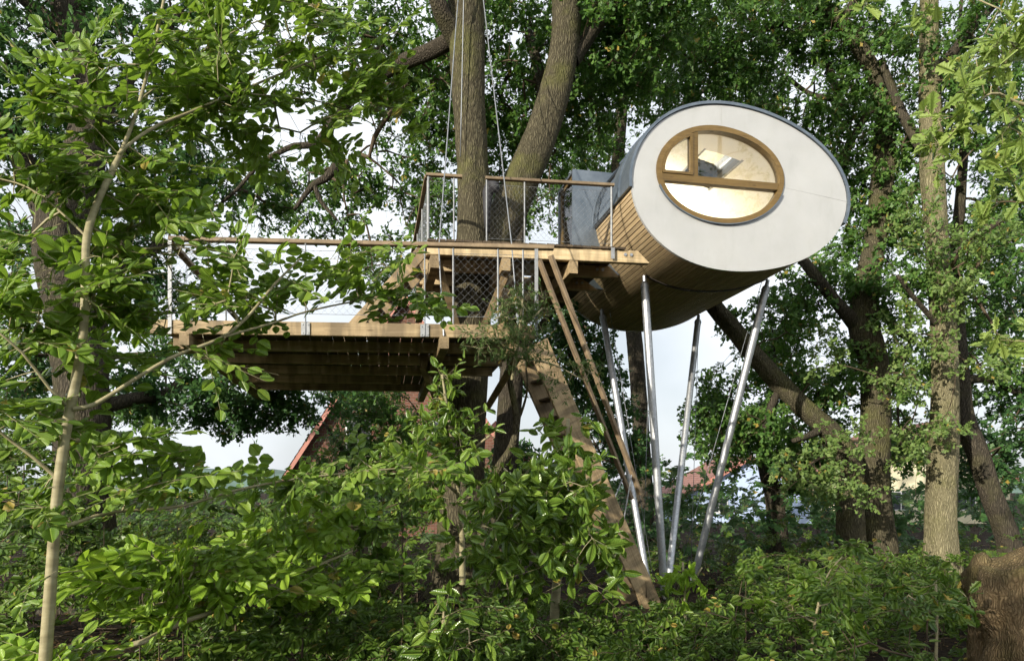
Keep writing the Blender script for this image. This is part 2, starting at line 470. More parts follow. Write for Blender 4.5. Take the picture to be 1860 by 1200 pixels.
# ================================================================== the setting
def make_ground():
    xs = np.concatenate([np.linspace(-400, -30, 12), np.linspace(-26, 26, 105), np.linspace(30, 400, 12)])
    ys = np.concatenate([np.linspace(-60, -6, 10), np.linspace(-4, 36, 81), np.linspace(40, 500, 16)])
    X, Yg = np.meshgrid(xs, ys)
    Z = ground_z(X, Yg) + rng.normal(0, 0.012, X.shape)
    nx, ny = len(xs), len(ys)
    vs = np.stack([X, Yg, Z], -1).reshape(-1, 3)
    fs = [(j*nx+i, j*nx+i+1, (j+1)*nx+i+1, (j+1)*nx+i) for j in range(ny-1) for i in range(nx-1)]
    me = bpy.data.meshes.new('ground')
    me.from_pydata([tuple(map(float, p)) for p in vs], [], fs)
    me.polygons.foreach_set('use_smooth', [True] * len(me.polygons))
    o = link('ground', me, M['soil'])
    tag(o, 'dark forest floor of soil and brown leaf litter', 'ground', kind='structure')
make_ground()

def make_hills():
    mb = MB()
    nx = 60
    vs, fs = [], []
    for i in range(nx + 1):
        x = -420 + 840 * i / nx
        h = 9 + 6 * math.sin(i * 0.31 + 1) + 3 * math.sin(i * 0.83) + 1.2 * math.sin(i * 2.3)
        vs += [(x, 330, -3), (x, 350, max(2, h * 0.7)), (x, 400, max(3, h)), (x, 470, -3)]
    for i in range(nx):
        for k in range(3):
            a = i * 4 + k
            fs.append((a, a + 4, a + 5, a + 1))
    mb.add(vs, fs)
    o = mb.build('hills', M['hill'], smooth=True)
    tag(o, 'hazy wooded hills on the horizon', 'hills', kind='structure')
make_hills()

# ================================================================== the cabin
TH = math.atan2(0.21, 1.0)
U = np.array([math.cos(TH), math.sin(TH), 0.0])
D = np.array([-math.sin(TH), math.cos(TH), 0.0])
FP = P(1290, 493, 11.07)                 # a point on the cabin's front plane

def on_plane(px, py, yl=0.0):
    """Ray through a photograph pixel, met with the cabin cross-plane yl metres behind its front."""
    d = np.array([(px - HX) / F, 1.0, (HY - py) / F])
    c = np.array([0, 0, CZ])
    t = np.dot(FP + D * yl - c, D) / np.dot(d, D)
    return c + d * t

CO = on_plane(1343, 340)                 # cabin origin: middle of the egg
def loc2(p):                             # world -> cabin cross-section coordinates
    q = p - CO
    return np.array([np.dot(q, U), q[2]])
def cab(x, y, z):
    return CO + U * x + D * y + np.array([0, 0, z])

def z1(px, py): return on_plane(1000 + px / 2.5533, 150 + py / 2.5533)
egg_px = [(368,480),(385,400),(410,330),(445,265),(500,195),(560,145),(630,110),(700,98),(790,105),(900,125),(1000,155),(1100,200),(1180,245),
          (1260,315),(1320,390),(1360,460),(1380,530),(1378,590),(1365,640),(1330,700),(1270,755),(1180,805),(1080,845),(980,868),(880,876),
          (780,872),(700,855),(620,820),(540,765),(480,705),(430,640),(400,580),(380,520)]
oval_px = [(115,560),(130,480),(180,370),(260,270),(370,180),(480,130),(600,108),(720,108),(850,125),(980,165),(1100,220),(1210,295),(1310,380),
           (1390,470),(1435,560),(1450,650),(1440,740),(1420,820),(1350,920),(1250,1010),(1130,1075),(1000,1115),(850,1130),(700,1115),(560,1075),
           (430,1015),(320,930),(220,820),(150,700)]
egg_pts = np.array([loc2(z1(*p)) for p in egg_px])
oval_pts = np.array([loc2(on_plane(1170 + x / 5.714, 210 + y / 5.714)) for x, y in oval_px])
WC = oval_pts.mean(0)                    # window centre

def polar_fit(pts, c, H):
    """Smooth closed curve (Fourier in arc length) through traced points, as radius over angle round c."""
    seg = np.linalg.norm(np.roll(pts, -1, 0) - pts, axis=1)
    t = np.concatenate([[0], np.cumsum(seg)[:-1]]) / seg.sum() * 2 * math.pi
    basis = lambda q: np.concatenate([[np.ones_like(q)]] + [[np.cos(k*q), np.sin(k*q)] for k in range(1, H+1)]).T
    co = np.linalg.lstsq(basis(t), pts, rcond=None)[0]
    dense = basis(np.linspace(0, 2 * math.pi, 1440, endpoint=False)) @ co - c
    a, r = np.arctan2(dense[:, 1], dense[:, 0]), np.hypot(dense[:, 0], dense[:, 1])
    o = np.argsort(a); a, r = a[o], r[o]
    def f(q):
        q = (np.asarray(q, float) + math.pi) % (2 * math.pi) - math.pi
        return np.interp(q, a, r, period=2 * math.pi)
    return f
egg_r = polar_fit(egg_pts, np.zeros(2), 3)
oval_r = polar_fit(oval_pts, WC, 3)
NP = 720
ta = np.linspace(-math.pi, math.pi, NP, endpoint=False)
EGG = np.stack([np.cos(ta), np.sin(ta)], 1) * egg_r(ta)[:, None]
dE = np.roll(EGG, -1, 0) - np.roll(EGG, 1, 0)
EN = np.stack([dE[:, 1], -dE[:, 0]], 1); EN /= np.linalg.norm(EN, axis=1)[:, None]      # outward
def egg_at(t, off=0.0):
    t = (np.asarray(t, float) + math.pi) % (2 * math.pi) - math.pi
    i = ((t + math.pi) / (2 * math.pi) * NP)
    i0 = np.floor(i).astype(int) % NP; i1 = (i0 + 1) % NP; w = (i - np.floor(i))[..., None]
    p = EGG[i0] * (1 - w) + EGG[i1] * w
    nn = EN[i0] * (1 - w) + EN[i1] * w
    return p + nn * off, nn
def ang(p): return math.atan2(p[1], p[0])
A_LEFT = ang(loc2(z1(366, 484)))         # where the timber cladding ends at the left
A_RIGHT = ang(loc2(z1(1366, 655)))       # ... and at the right
if A_LEFT < 0: A_LEFT += 2 * math.pi
LC = 4.35                                # cabin length

cabin = thing('treehouse_cabin', 'egg shaped white fronted cabin on steel poles with larch slat belly', 'cabin', CO, TH)
CF = frame_of(cabin)

def egg_shell(mb, t0, t1, y0, y1, off, nt=48, ny=1, skip=None, thick=0.0):
    ts = np.linspace(t0, t1, nt + 1); ys = np.linspace(y0, y1, ny + 1)
    def grid(o):
        p, _ = egg_at(ts, o)
        return [(p[i, 0], y, p[i, 1]) for y in ys for i in range(nt + 1)]
    fs = []
    for j in range(ny):
        for i in range(nt):
            if skip and skip((ts[i] + ts[i+1]) / 2, (ys[j] + ys[j+1]) / 2): continue
            a = j * (nt + 1) + i
            fs.append((a, a + 1, a + nt + 2, a + nt + 1))
    v = grid(off)
    if thick:
        k = len(v)
        v = v + grid(off - thick)
        edges = {}
        for f in fs:
            for a, b2 in zip(f, f[1:] + f[:1]):
                edges[(a, b2)] = edges.get((a, b2), 0) + 1
        rim = [(a, b2) for (a, b2) in edges if (b2, a) not in edges]
        fs = fs + [tuple(i + k for i in reversed(f)) for f in fs] + [(b2, a, a + k, b2 + k) for a, b2 in rim]
    mb.add(v, fs)

# front: two glossy white panels with a hair joint, an oval opening between them
def front_panel(t0, t1):
    mb = MB()
    n = max(8, int(abs(t1 - t0) / (2 * math.pi) * 120))
    ts = np.linspace(t0, t1, n + 1)
    inner = WC + np.stack([np.cos(ts), np.sin(ts)], 1) * (oval_r(ts) + 0.004)[:, None]
    outer = []
    for t in ts:     # meet the egg along the ray from the window centre
        d = np.array([math.cos(t), math.sin(t)])
        r = 0.5
        for _ in range(40):
            q = WC + d * r
            r += (egg_r(np.array(ang(q))).item() - np.hypot(*q)) * 0.7
        outer.append(WC + d * r)
    outer = np.array(outer)
    v = []
    for y in (0.0, 0.05):
        v += [(p[0], y, p[1]) for p in inner] + [(p[0], y, p[1]) for p in outer]
    k = n + 1
    fs = []
    for i in range(n):
        fs.append((i, k + i, k + i + 1, i + 1))
        fs.append((2*k + i + 1, 3*k + i + 1, 3*k + i, 2*k + i))
        fs.append((k + i, 3*k + i, 3*k + i + 1, k + i + 1))
        fs.append((i + 1, 2*k + i + 1, 2*k + i, i))
    fs += [(0, 2*k, 3*k, k), (n, k + n, 3*k + n, 2*k + n)]
    mb.add(v, fs)
    o = mb.build('front_panel', M['white'], cabin, world=False)
    return o
t_top = ang(loc2(z1(790, 100)) - WC); t_rt = ang(loc2(z1(1390, 556)) - WC)
front_panel(t_rt + 0.0008, t_top - 0.0008)
front_panel(t_top + 0.0008, t_rt + 2 * math.pi - 0.0008)

# oval window: timber frame, transom, mullion, opening sash and three panes
def ring(name, r_out, r_in, y0, y1, mt, parent, ca=WC, n=96, t0=0, t1=2*math.pi, clip=None):
    mb = MB()
    ts = np.linspace(t0, t1, n + 1)
    ro, ri = oval_r(ts) - r_out, oval_r(ts) - r_in
    dr = np.stack([np.cos(ts), np.sin(ts)], 1)
    o_, i_ = ca + dr * ro[:, None], ca + dr * ri[:, None]
    v = [(p[0], y0, p[1]) for p in o_] + [(p[0], y0, p[1]) for p in i_] + [(p[0], y1, p[1]) for p in o_] + [(p[0], y1, p[1]) for p in i_]
    k = n + 1; fs = []
    for i in range(n):
        fs += [(i, i+1, k+i+1, k+i), (k+i, k+i+1, 3*k+i+1, 3*k+i), (2*k+i+1, 2*k+i, 3*k+i, 3*k+i+1), (i+1, i, 2*k+i, 2*k+i+1)]
    mb.add(v, fs)
    return mb.build(name, mt, parent, world=False, smooth=False)
window = ring('oval_window', 0.0, 0.085, -0.03, 0.10, M['frame'], cabin)
window['label'] = 'oval golden timber window with three panes'
ring('rain_lip', -0.014, 0.0, -0.045, 0.0, M['zinc'], window, t0=math.pi * 1.08, t1=math.pi * 1.93)
def wl_(px, py): return loc2(on_plane(1170 + px / 5.714, 210 + py / 5.714))
def bar2d(name, a, b2, w, y0, y1, parent):
    a, b2 = np.array(a), np.array(b2)
    d = (b2 - a) / np.linalg.norm(b2 - a); nn = np.array([-d[1], d[0]]) * w / 2
    q = [a - nn, b2 - nn, b2 + nn, a + nn]
    mb = MB()
    mb.add([(p[0], y0, p[1]) for p in q] + [(p[0], y1, p[1]) for p in q], [(0,1,2,3),(7,6,5,4),(0,4,5,1),(1,5,6,2),(2,6,7,3),(3,7,4,0)])
    return mb.build(name, M['frame'], parent, world=False)
tl_, tr_ = wl_(150, 632), wl_(1405, 745)
tdir = (tr_ - tl_)
zt = lambda x: tl_[1] + (x - tl_[0]) / tdir[0] * tdir[1]
bar2d('transom', tl_ + tdir * 0.02, tr_ - tdir * 0.015, 0.112, -0.022, 0.09, window)
mx0 = wl_(528, 400)[0]
ztop = WC[1] + oval_r(math.atan2(0.7, mx0 - WC[0])) * math.sin(math.atan2(0.7, mx0 - WC[0])) - 0.05
bar2d('mullion', (mx0, zt(mx0) + 0.05), (mx0, ztop), 0.088, -0.02, 0.088, window)
# opening sash in the upper left light
def sash_curve(off, x1, z0):
    ts = np.linspace(math.pi * 1.2, math.pi * 0.35, 80)
    pts = WC + np.stack([np.cos(ts), np.sin(ts)], 1) * (oval_r(ts) - off)[:, None]
    pts = [p for p in pts if p[0] < x1 and p[1] > z0(p[0])]
    return pts
o_c = sash_curve(0.088, mx0 - 0.046, lambda x: zt(x) + 0.058)
i_c = sash_curve(0.135, mx0 - 0.10, lambda x: zt(x) + 0.098)
def loop(curve, x1, z0, k=40):
    c = [np.array(p) for p in curve] + [np.array((x1, curve[-1][1])), np.array((x1, z0(x1))), np.array((curve[0][0], z0(curve[0][0])))]
    c.append(c[0]); c = np.array(c)
    s = np.concatenate([[0], np.cumsum(np.linalg.norm(np.diff(c, axis=0), axis=1))])
    return c, s
def strip_between(name, A, B, y0, y1, mt, parent):
    """Closed frame between outer loop A and inner loop B; both sampled around B's middle."""
    c = B.mean(0)
    def radial(loop_, t):
        best = 0
        d = np.array([math.cos(t), math.sin(t)])
        for p, q in zip(loop_[:-1], loop_[1:]):
            e = q - p
            det = d[0] * (-e[1]) + d[1] * e[0]
            if abs(det) < 1e-9: continue
            w = p - c
            r = (w[0] * (-e[1]) + w[1] * e[0]) / det
            s = (d[0] * w[1] - d[1] * w[0]) / det
            if r > 0 and -1e-6 <= s <= 1 + 1e-6: best = max(best, r)
        return c + d * best
    n = 96
    ts = np.linspace(0, 2 * math.pi, n + 1)[:-1]
    o_ = [radial(A, t) for t in ts]; i_ = [radial(B, t) for t in ts]
    v = [(p[0], y0, p[1]) for p in o_] + [(p[0], y0, p[1]) for p in i_] + [(p[0], y1, p[1]) for p in o_] + [(p[0], y1, p[1]) for p in i_]
    fs = []
    for i in range(n):
        j = (i + 1) % n
        fs += [(i, j, n+j, n+i), (n+i, n+j, 3*n+j, 3*n+i), (2*n+j, 2*n+i, 3*n+i, 3*n+j), (j, i, 2*n+i, 2*n+j)]
    mb = MB(); mb.add(v, fs)
    return mb.build(name, mt, parent, world=False)
LA, _ = loop(o_c, mx0 - 0.046, lambda x: zt(x) + 0.058)
LB, _ = loop(i_c, mx0 - 0.098, lambda x: zt(x) + 0.098)
strip_between('sash', LA, LB, -0.038, 0.07, M['frame'], window)
def pane(pts, parent, y=0.04, name='pane'):
    mb = MB(); k = len(pts)
    mb.add([(p[0], y, p[1]) for p in pts] + [(p[0], y + 0.008, p[1]) for p in pts],
           [tuple(range(k)), tuple(range(2*k-1, k-1, -1))] + [(i, i + k, (i+1) % k + k, (i+1) % k) for i in range(k)])
    return mb.build(name, M['glass'], parent, world=False)
ts = np.linspace(0, 2 * math.pi, 121)[:-1]
full = WC + np.stack([np.cos(ts), np.sin(ts)], 1) * (oval_r(ts) - 0.07)[:, None]
low = [p for p in full if p[1] < zt(p[0])]
low = sorted(low, key=lambda p: ang(p - WC) if ang(p - WC) > -2.9 and ang(p-WC) < 1 else ang(p - WC) - (2*math.pi if ang(p-WC) > 1 else 0))
pane(low, window)
upr = [p for p in full if p[1] > zt(p[0]) and p[0] > mx0]
upr = [np.array((mx0, zt(mx0)))] + sorted(upr, key=lambda p: ang(p - WC))
pane(upr, window)
pane(list(LB[:-1]), window, 0.01)

# timber belly: dark membrane behind, then every slat on its own
mb = MB(); egg_shell(mb, A_LEFT - 0.02, A_RIGHT + 2*math.pi + 0.02 if A_RIGHT < A_LEFT - math.pi else A_RIGHT + 2 * math.pi, 0.055, LC - 0.02, -0.035, 90)
mb.build('membrane', M['black'], cabin, world=False)
tt = np.linspace(A_LEFT, A_RIGHT + 2 * math.pi, 2000)
pp, _ = egg_at(tt, 0.0)
ss = np.concatenate([[0], np.cumsum(np.linalg.norm(np.diff(pp, axis=0), axis=1))])
NS = int(ss[-1] / 0.074)
ws = ss[-1] / NS
hl = (LC - 0.052) / 2
cladding = MB()
egg_shell(cladding, A_RIGHT + 2*math.pi - 0.012, A_RIGHT + 2*math.pi, 0.06, LC - 0.01, 0.0, 1, thick=0.02)
cladding = cladding.build('cladding', M['slat'], cabin, world=False)
for i in range(NS):
    t = np.interp((i + 0.5) * ws, ss, tt)
    p, nn = egg_at(np.array([t]), -0.014); p, nn = p[0], nn[0]
    a = cab(p[0], 0.052, p[1]); b2 = cab(p[0], LC, p[1])
    up = U * nn[0] + np.array([0, 0, nn[1]])
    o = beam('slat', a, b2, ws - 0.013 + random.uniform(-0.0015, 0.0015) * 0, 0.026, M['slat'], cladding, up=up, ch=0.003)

# zinc roof in standing-seam bays; the side light cuts into bays on the left, the skylight into bays on the top
SK_Y = (1.12, 2.30)
def sk_angle(x):     # angle on the upper egg at local x
    k = np.argmin(np.where(EGG[:, 1] > 0, abs(EGG[:, 0] - x), 9)); return ta[k]
sx0 = np.dot(P(1278, 283, 12.35) - CO, U); sx1 = np.dot(P(1345, 300, 12.5) - CO, U)
SK_T = tuple(sorted((sk_angle(sx0), sk_angle(sx1))))
BOXN = on_plane(1040, 450, 1.75)         # near left corner of the porch
bx0, by0, by1 = np.dot(BOXN - CO, U), 1.75, 2.72
A_SIDE = A_LEFT - 0.50                    # head of the side light
def in_sky(t, y):
    t = (t + math.pi) % (2*math.pi) - math.pi
    return SK_T[0] < t < SK_T[1] and SK_Y[0] < y < SK_Y[1]
roof_y = [-0.03, 0.42, 0.86, 1.12, 1.75, 2.30, 2.72, 3.2, 3.75, LC]
for k in range(len(roof_y) - 1):
    y0, y1 = roof_y[k], roof_y[k + 1]
    mid = (y0 + y1) / 2
    tl = A_LEFT
    if 0.8 < mid < 1.75: tl = A_SIDE
    mb = MB()
    segs = [(A_RIGHT, tl)]
    if SK_Y[0] < mid < SK_Y[1]: segs = [(A_RIGHT, SK_T[0]), (SK_T[1], tl)]
    for s0, s1 in segs:
        egg_shell(mb, s0, s1, y0, y1 - 0.004, 0.048 if k else 0.055, 44, 1, thick=0.045)
    o = mb.build('zinc_bay', M['zinc'], cabin, world=False, smooth=False)
    if k:
        sm = MB()
        for s0, s1 in segs: egg_shell(sm, s0, s1, y0 - 0.012, y0 + 0.012, 0.078, 44, 1, thick=0.03)
        sm.build('standing_seam', M['zinc'], o, world=False)
# side light on the left
mb = MB(); egg_shell(mb, A_SIDE, A_LEFT + 0.01, 0.90, 1.75, 0.0, 10, 1, thick=0.01)
sg = mb.build('side_window', M['glass'], cabin, world=False)
mb = MB(); egg_shell(mb, A_LEFT - 0.03, A_LEFT + 0.012, 0.88, 1.75, 0.022, 2, 1, thick=0.05)
mb.build('window_sill', M['rubber'], sg, world=False)
mb = MB(); egg_shell(mb, A_SIDE - 0.005, A_SIDE + 0.03, 0.88, 1.75, 0.02, 2, 1, thick=0.05)
mb.build('window_head', M['rubber'], sg, world=False)
# skylight glass and curb
mb = MB(); egg_shell(mb, SK_T[0] - 0.02, SK_T[1] + 0.02, SK_Y[0] - 0.03, SK_Y[1] + 0.03, 0.10, 8, 1, thick=0.01)
skl = mb.build('skylight', M['glass'], cabin, world=False)
mb = MB()
for (a0, a1, b0, b1) in ((SK_T[0]-0.035, SK_T[0], SK_Y[0]-0.05, SK_Y[1]+0.05), (SK_T[1], SK_T[1]+0.035, SK_Y[0]-0.05, SK_Y[1]+0.05)):
    egg_shell(mb, a0, a1, b0, b1, 0.098, 2, 1, thick=0.26)
for (b0, b1) in ((SK_Y[0]-0.05, SK_Y[0]), (SK_Y[1], SK_Y[1]+0.05)):
    egg_shell(mb, SK_T[0], SK_T[1], b0, b1, 0.097, 8, 1, thick=0.255)
mb.build('skylight_curb', M['reveal'], skl, world=False)

# lining, end wall, floor
def skip_in(t, y):
    tn = t % (2 * math.pi)
    if in_sky(t, y): return True
    al = A_LEFT % (2*math.pi)
    return (A_SIDE < tn < al + 0.01 and 0.9 < y < 1.75) or (A_SIDE - 0.25 < tn < al + 0.75 and 1.75 < y < 2.72)
mb = MB()
tsplit = sorted(set([SK_T[0], SK_T[1], A_SIDE, A_LEFT + 0.0, A_SIDE - 0.25, A_LEFT + 0.75]))
tgrid = np.unique(np.concatenate([np.linspace(SK_T[0], SK_T[0] + 2*math.pi, 70), tsplit]))
ygrid = [0.10, 0.9, 1.12, 1.75, 2.30, 2.72, 3.4, LC - 0.14]
for a0, a1 in zip(tgrid[:-1], tgrid[1:]):
    for b0, b1 in zip(ygrid[:-1], ygrid[1:]):
        if skip_in((a0 + a1) / 2, (b0 + b1) / 2): continue
        egg_shell(mb, a0, a1, b0, b1, -0.16, 1, 1)
mb.build('lining', M['cream'], cabin, world=False)
mb = MB()
tb = np.linspace(0, 2 * math.pi, 91)[:-1]
pb, _ = egg_at(tb, -0.02)
mb.add([(p[0], LC - 0.13, p[1]) for p in pb] + [(p[0], LC - 0.03, p[1]) for p in pb],
       [tuple(range(90)), tuple(range(179, 89, -1))])
mb.build('end_wall', M['cream'], cabin, world=False)
mb = MB()
pb, _ = egg_at(tb, 0.012)
mb.add([(p[0], LC + 0.002, p[1]) for p in pb] + [(p[0], LC + 0.05, p[1]) for p in pb],
       [tuple(range(90)), tuple(range(179, 89, -1))] + [(i, i + 90, (i+1) % 90 + 90, (i+1) % 90) for i in range(90)])
mb.build('rear_panel', M['white'], cabin, world=False)
FLZ = 5.46 - CO[2]
fx = [p for p in egg_at(np.linspace(-math.pi, math.pi, 400), -0.17)[0] if abs(p[1] - FLZ) < 0.03]
mb = MB(); mb.box((min(p[0] for p in fx), 0.11, FLZ - 0.03), (max(p[0] for p in fx), LC - 0.14, FLZ))
mb.build('floor', M['floor'], cabin, world=False)

# zinc porch with the glazed entrance door, on the left flank
ptop = P(1040, 307, BOXN[1])[2] - CO[2]
pbot = 5.52 - CO[2]
porch = MB()
xi = -egg_r(math.pi) + 0.55
porch.box((bx0, by0, pbot), (xi, by0 + 0.05, ptop))                    # near cheek
porch.box((bx0, by1 - 0.05, pbot), (xi, by1, ptop))                    # far cheek
porch.box((bx0, by0 + 0.05, ptop - 0.05), (xi + 0.2, by1 - 0.05, ptop))  # lid
porch = porch.build('porch', M['zinc'], cabin, world=False)
mb = MB()
for (b0, b1) in ((by0 + 0.052, by0 + 0.12), (by1 - 0.12, by1 - 0.052)):
    mb.box((bx0 + 0.03, b0, pbot), (bx0 + 0.10, b1, ptop - 0.052))
mb.box((bx0 + 0.03, by0 + 0.12, ptop - 0.122), (bx0 + 0.10, by1 - 0.12, ptop - 0.052))
mb.box((bx0 + 0.03, by0 + 0.12, pbot), (bx0 + 0.10, by1 - 0.12, pbot + 0.10))
door = mb.build('door', M['frame'], porch, world=False)
mb = MB(); mb.box((bx0 + 0.06, by0 + 0.12, pbot + 0.10), (bx0 + 0.07, by1 - 0.12, ptop - 0.122))
mb.build('door_pane', M['glass'], porch, world=False)
mb = MB(); mb.tube([(bx0 + 0.03, by0 + 0.10, pbot + 1.02), (bx0 - 0.03, by0 + 0.10, pbot + 1.02), (bx0 - 0.03, by0 + 0.22, pbot + 1.02)], 0.010, 6)
mb.build('door_handle', M['steel'], porch, world=False)


# the lit lamp on the cabin ceiling
lamp_p = cab(0.15, 3.3, 0.62)
lamp = thing('ceiling_lamp', 'warm ceiling lamp lit inside the cabin behind the oval window', 'lamp', lamp_p)
mb = MB(); mb.tube([lamp_p + np.array([0, 0, z]) for z in (0.05, 0.02, 0.0, -0.03)], [0.05, 0.11, 0.12, 0.08], 16)
gm = bpy.data.materials.new('lamp_glass'); gm.use_nodes = True
gb = gm.node_tree.nodes['Principled BSDF']
gb.inputs['Emission Color'].default_value = (1, 0.74, 0.42, 1); gb.inputs['Emission Strength'].default_value = 3.0
mb.build('lamp_shade', gm, lamp)
mb = MB(); mb.tube([lamp_p + np.array([0, 0, z]) for z in (0.30, 0.051)], 0.02, 8)
mb.build('lamp_stem', M['steel'], lamp)
ld = bpy.data.lights.new('ceiling_lamp_light', 'POINT'); ld.energy = 120; ld.color = (1.0, 0.93, 0.82); ld.shadow_soft_size = 0.15
lo = bpy.data.objects.new('ceiling_lamp_light', ld); lo.location = lamp_p + np.array([0, -0.1, -0.20]); COL.objects.link(lo)

# ================================================================== upper deck
def vec(a, b2): return np.array(b2, float) - np.array(a, float)
UZ = 5.50
ua = np.array([-1.33, 10.72]); ub_dir = np.array([1.0, 0.125]); ub_dir /= np.linalg.norm(ub_dir)
ud_dir = np.array([-0.205, 0.979])
UWID, UDEP = 3.05, 3.7
def up_(s, d, z): q = ua + ub_dir * s + ud_dir * d; return np.array([q[0], q[1], z])
udeck = thing('upper_deck', 'upper timber deck round the oak trunk beside the cabin door', 'deck', up_(0, 0, UZ - 0.3))
TRUNK_XY = [(P(861, 440, 12.2)[:2], 0.40), (P(925, 440, 12.9)[:2], 0.50)]
nb = int(UWID / 0.145)
def board_pieces(fn, s, d0, d1, holes):
    """Cut a deck board where a trunk passes through it."""
    ds = np.linspace(d0, d1, 60)
    ok = np.array([all(np.hypot(*(fn(s, d, 0)[:2] - c)) > r for c, r in holes) for d in ds])
    out, i = [], 0
    while i < len(ds):
        if ok[i]:
            j = i
            while j + 1 < len(ds) and ok[j + 1]: j += 1
            if ds[j] - ds[i] > 0.15: out.append((ds[i], ds[j]))
            i = j + 1
        else: i += 1
    return out
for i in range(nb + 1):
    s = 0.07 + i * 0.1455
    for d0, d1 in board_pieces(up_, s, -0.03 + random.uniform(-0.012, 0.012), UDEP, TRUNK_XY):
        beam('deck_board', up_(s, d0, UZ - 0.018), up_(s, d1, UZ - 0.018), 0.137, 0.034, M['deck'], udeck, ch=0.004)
for k, (d, s1, sk) in enumerate(((0.06, 3.62, -0.20), (0.86, 3.42, -0.20), (1.66, 3.30, -0.30), (2.5, 3.0, -0.1), (3.4, 2.9, -0.1))):
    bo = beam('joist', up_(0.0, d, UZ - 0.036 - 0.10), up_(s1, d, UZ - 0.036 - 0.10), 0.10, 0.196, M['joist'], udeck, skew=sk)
    if k < 3:
        for q in (0.32, 0.42):
            mb = MB(); c0 = up_(s1 - q, d - 0.05, UZ - 0.11); dn = np.array([*ud_dir, 0])
            mb.tube([c0 + dn * 0.003, c0 - dn * 0.02], 0.026, 10)
            mb.build('bolt', M['steel'], udeck)
for s in (0.12, 1.25, 2.35):
    beam('bearer', up_(s, 0.02, UZ - 0.34), up_(s, UDEP, UZ - 0.34), 0.14, 0.20, M['timber'], udeck)
# knee braces from the trunk up to the deck
tr_c = P(858, 560, 12.2)
for (a, b2, w) in (((905, 600, 12.0), (948, 487, 11.4), 0.13), ((880, 590, 11.9), (928, 478, 11.0), 0.12), ((830, 590, 11.9), (795, 478, 11.0), 0.12)):
    beam('knee_brace', P(*a), P(*b2), w, 0.11, M['timber'], udeck, up=(0, 1, 0.2))

# ================================================================== railings
def netting(parent, a, b2, z0, z1, cell=0.085, r=0.0016):
    """Diamond wire net between two posts."""
    a, b2 = np.array(a, float), np.array(b2, float)
    L = np.linalg.norm(b2 - a); dr = (b2 - a) / L
    nx = max(2, int(L / cell)); nz = max(4, int((z1 - z0) / (cell * 0.55)))
    mb = MB()
    for i in range(nx + 1):
        pts = []
        for j in range(nz + 1):
            x = (i + (0.5 if j % 2 else 0.0)) / nx * L
            pts.append((*(a + dr * min(x, L)), z0 + (z1 - z0) * j / nz))
        mb.tube(pts, r, 3, False)
        if i < nx:
            pts = [(*(a + dr * ((i + (0.5 if j % 2 else 1.0)) / nx * L)), z0 + (z1 - z0) * j / nz) for j in range(nz + 1)]
            mb.tube(pts, r, 3, False)
    for z in (z0, z1): mb.tube([(*a, z), (*b2, z)], 0.003, 4)
    return mb.build('netting', M['rope'], parent, kind='stuff')

def post(parent, xy, z0, z1, r=0.014, flat=False):
    mb = MB()
    if flat:
        x, y = xy
        mb.box((x - 0.022, y - 0.006, z0), (x + 0.022, y + 0.0, z1)); mb.box((x - 0.005, y, z0), (x + 0.005, y + 0.05, z1))
    else:
        mb.tube([(*xy, z0), (*xy, z1)], r, 8)
    return mb.build('post', M['dull'], parent)

uz_r = UZ + 1.02
urail = thing('upper_railing', 'wire mesh railing with timber handrail along the upper deck', 'railing', up_(0, 0, UZ))
def uxy(s, d): return up_(s, d, 0)[:2]
e = 0.03
beam('handrail', up_(-0.02, e, uz_r), up_(0.55, e, uz_r + 0.0), 0.075, 0.045, M['rail'], urail)
beam('handrail', up_(0.92, e, uz_r), up_(3.02, e, uz_r), 0.075, 0.045, M['rail'], urail)
beam('handrail', up_(0, 0.08, uz_r), up_(0, UDEP, uz_r), 0.075, 0.045, M['rail'], urail)
beam('handrail', up_(0.04, UDEP, uz_r), up_(1.6, UDEP, uz_r), 0.075, 0.045, M['rail'], urail)
for s in (0.02, 0.42, 0.94, 1.55, 2.98):
    post(urail, uxy(s, e), UZ - 0.12, uz_r - 0.02, 0.013 if s not in (0.02, 2.98) else 0.018)
for d in (0.16, 1.3, 2.5, UDEP):
    post(urail, uxy(0.02, d), UZ - 0.05, uz_r - 0.02, 0.016)
netting(urail, uxy(0.94, e), uxy(1.55, e), UZ + 0.06, uz_r - 0.10)
netting(urail, uxy(1.55, e), uxy(2.98, e), UZ + 0.06, uz_r - 0.10)
netting(urail, uxy(0.02, e), uxy(0.42, e), UZ + 0.06, uz_r - 0.10)
netting(urail, uxy(0.02, 0.16), uxy(0.02, 1.3), UZ + 0.06, uz_r - 0.10)
netting(urail, uxy(0.02, 1.3), uxy(0.02, 2.5), UZ + 0.06, uz_r - 0.10)
mb = MB(); c = uxy(2.98, e - 0.06)
mb.box((c[0] - 0.03, c[1] - 0.012, UZ - 0.2), (c[0] + 0.03, c[1] - 0.002, UZ - 0.02)); mb.build('post_bracket', M['dull'], urail)

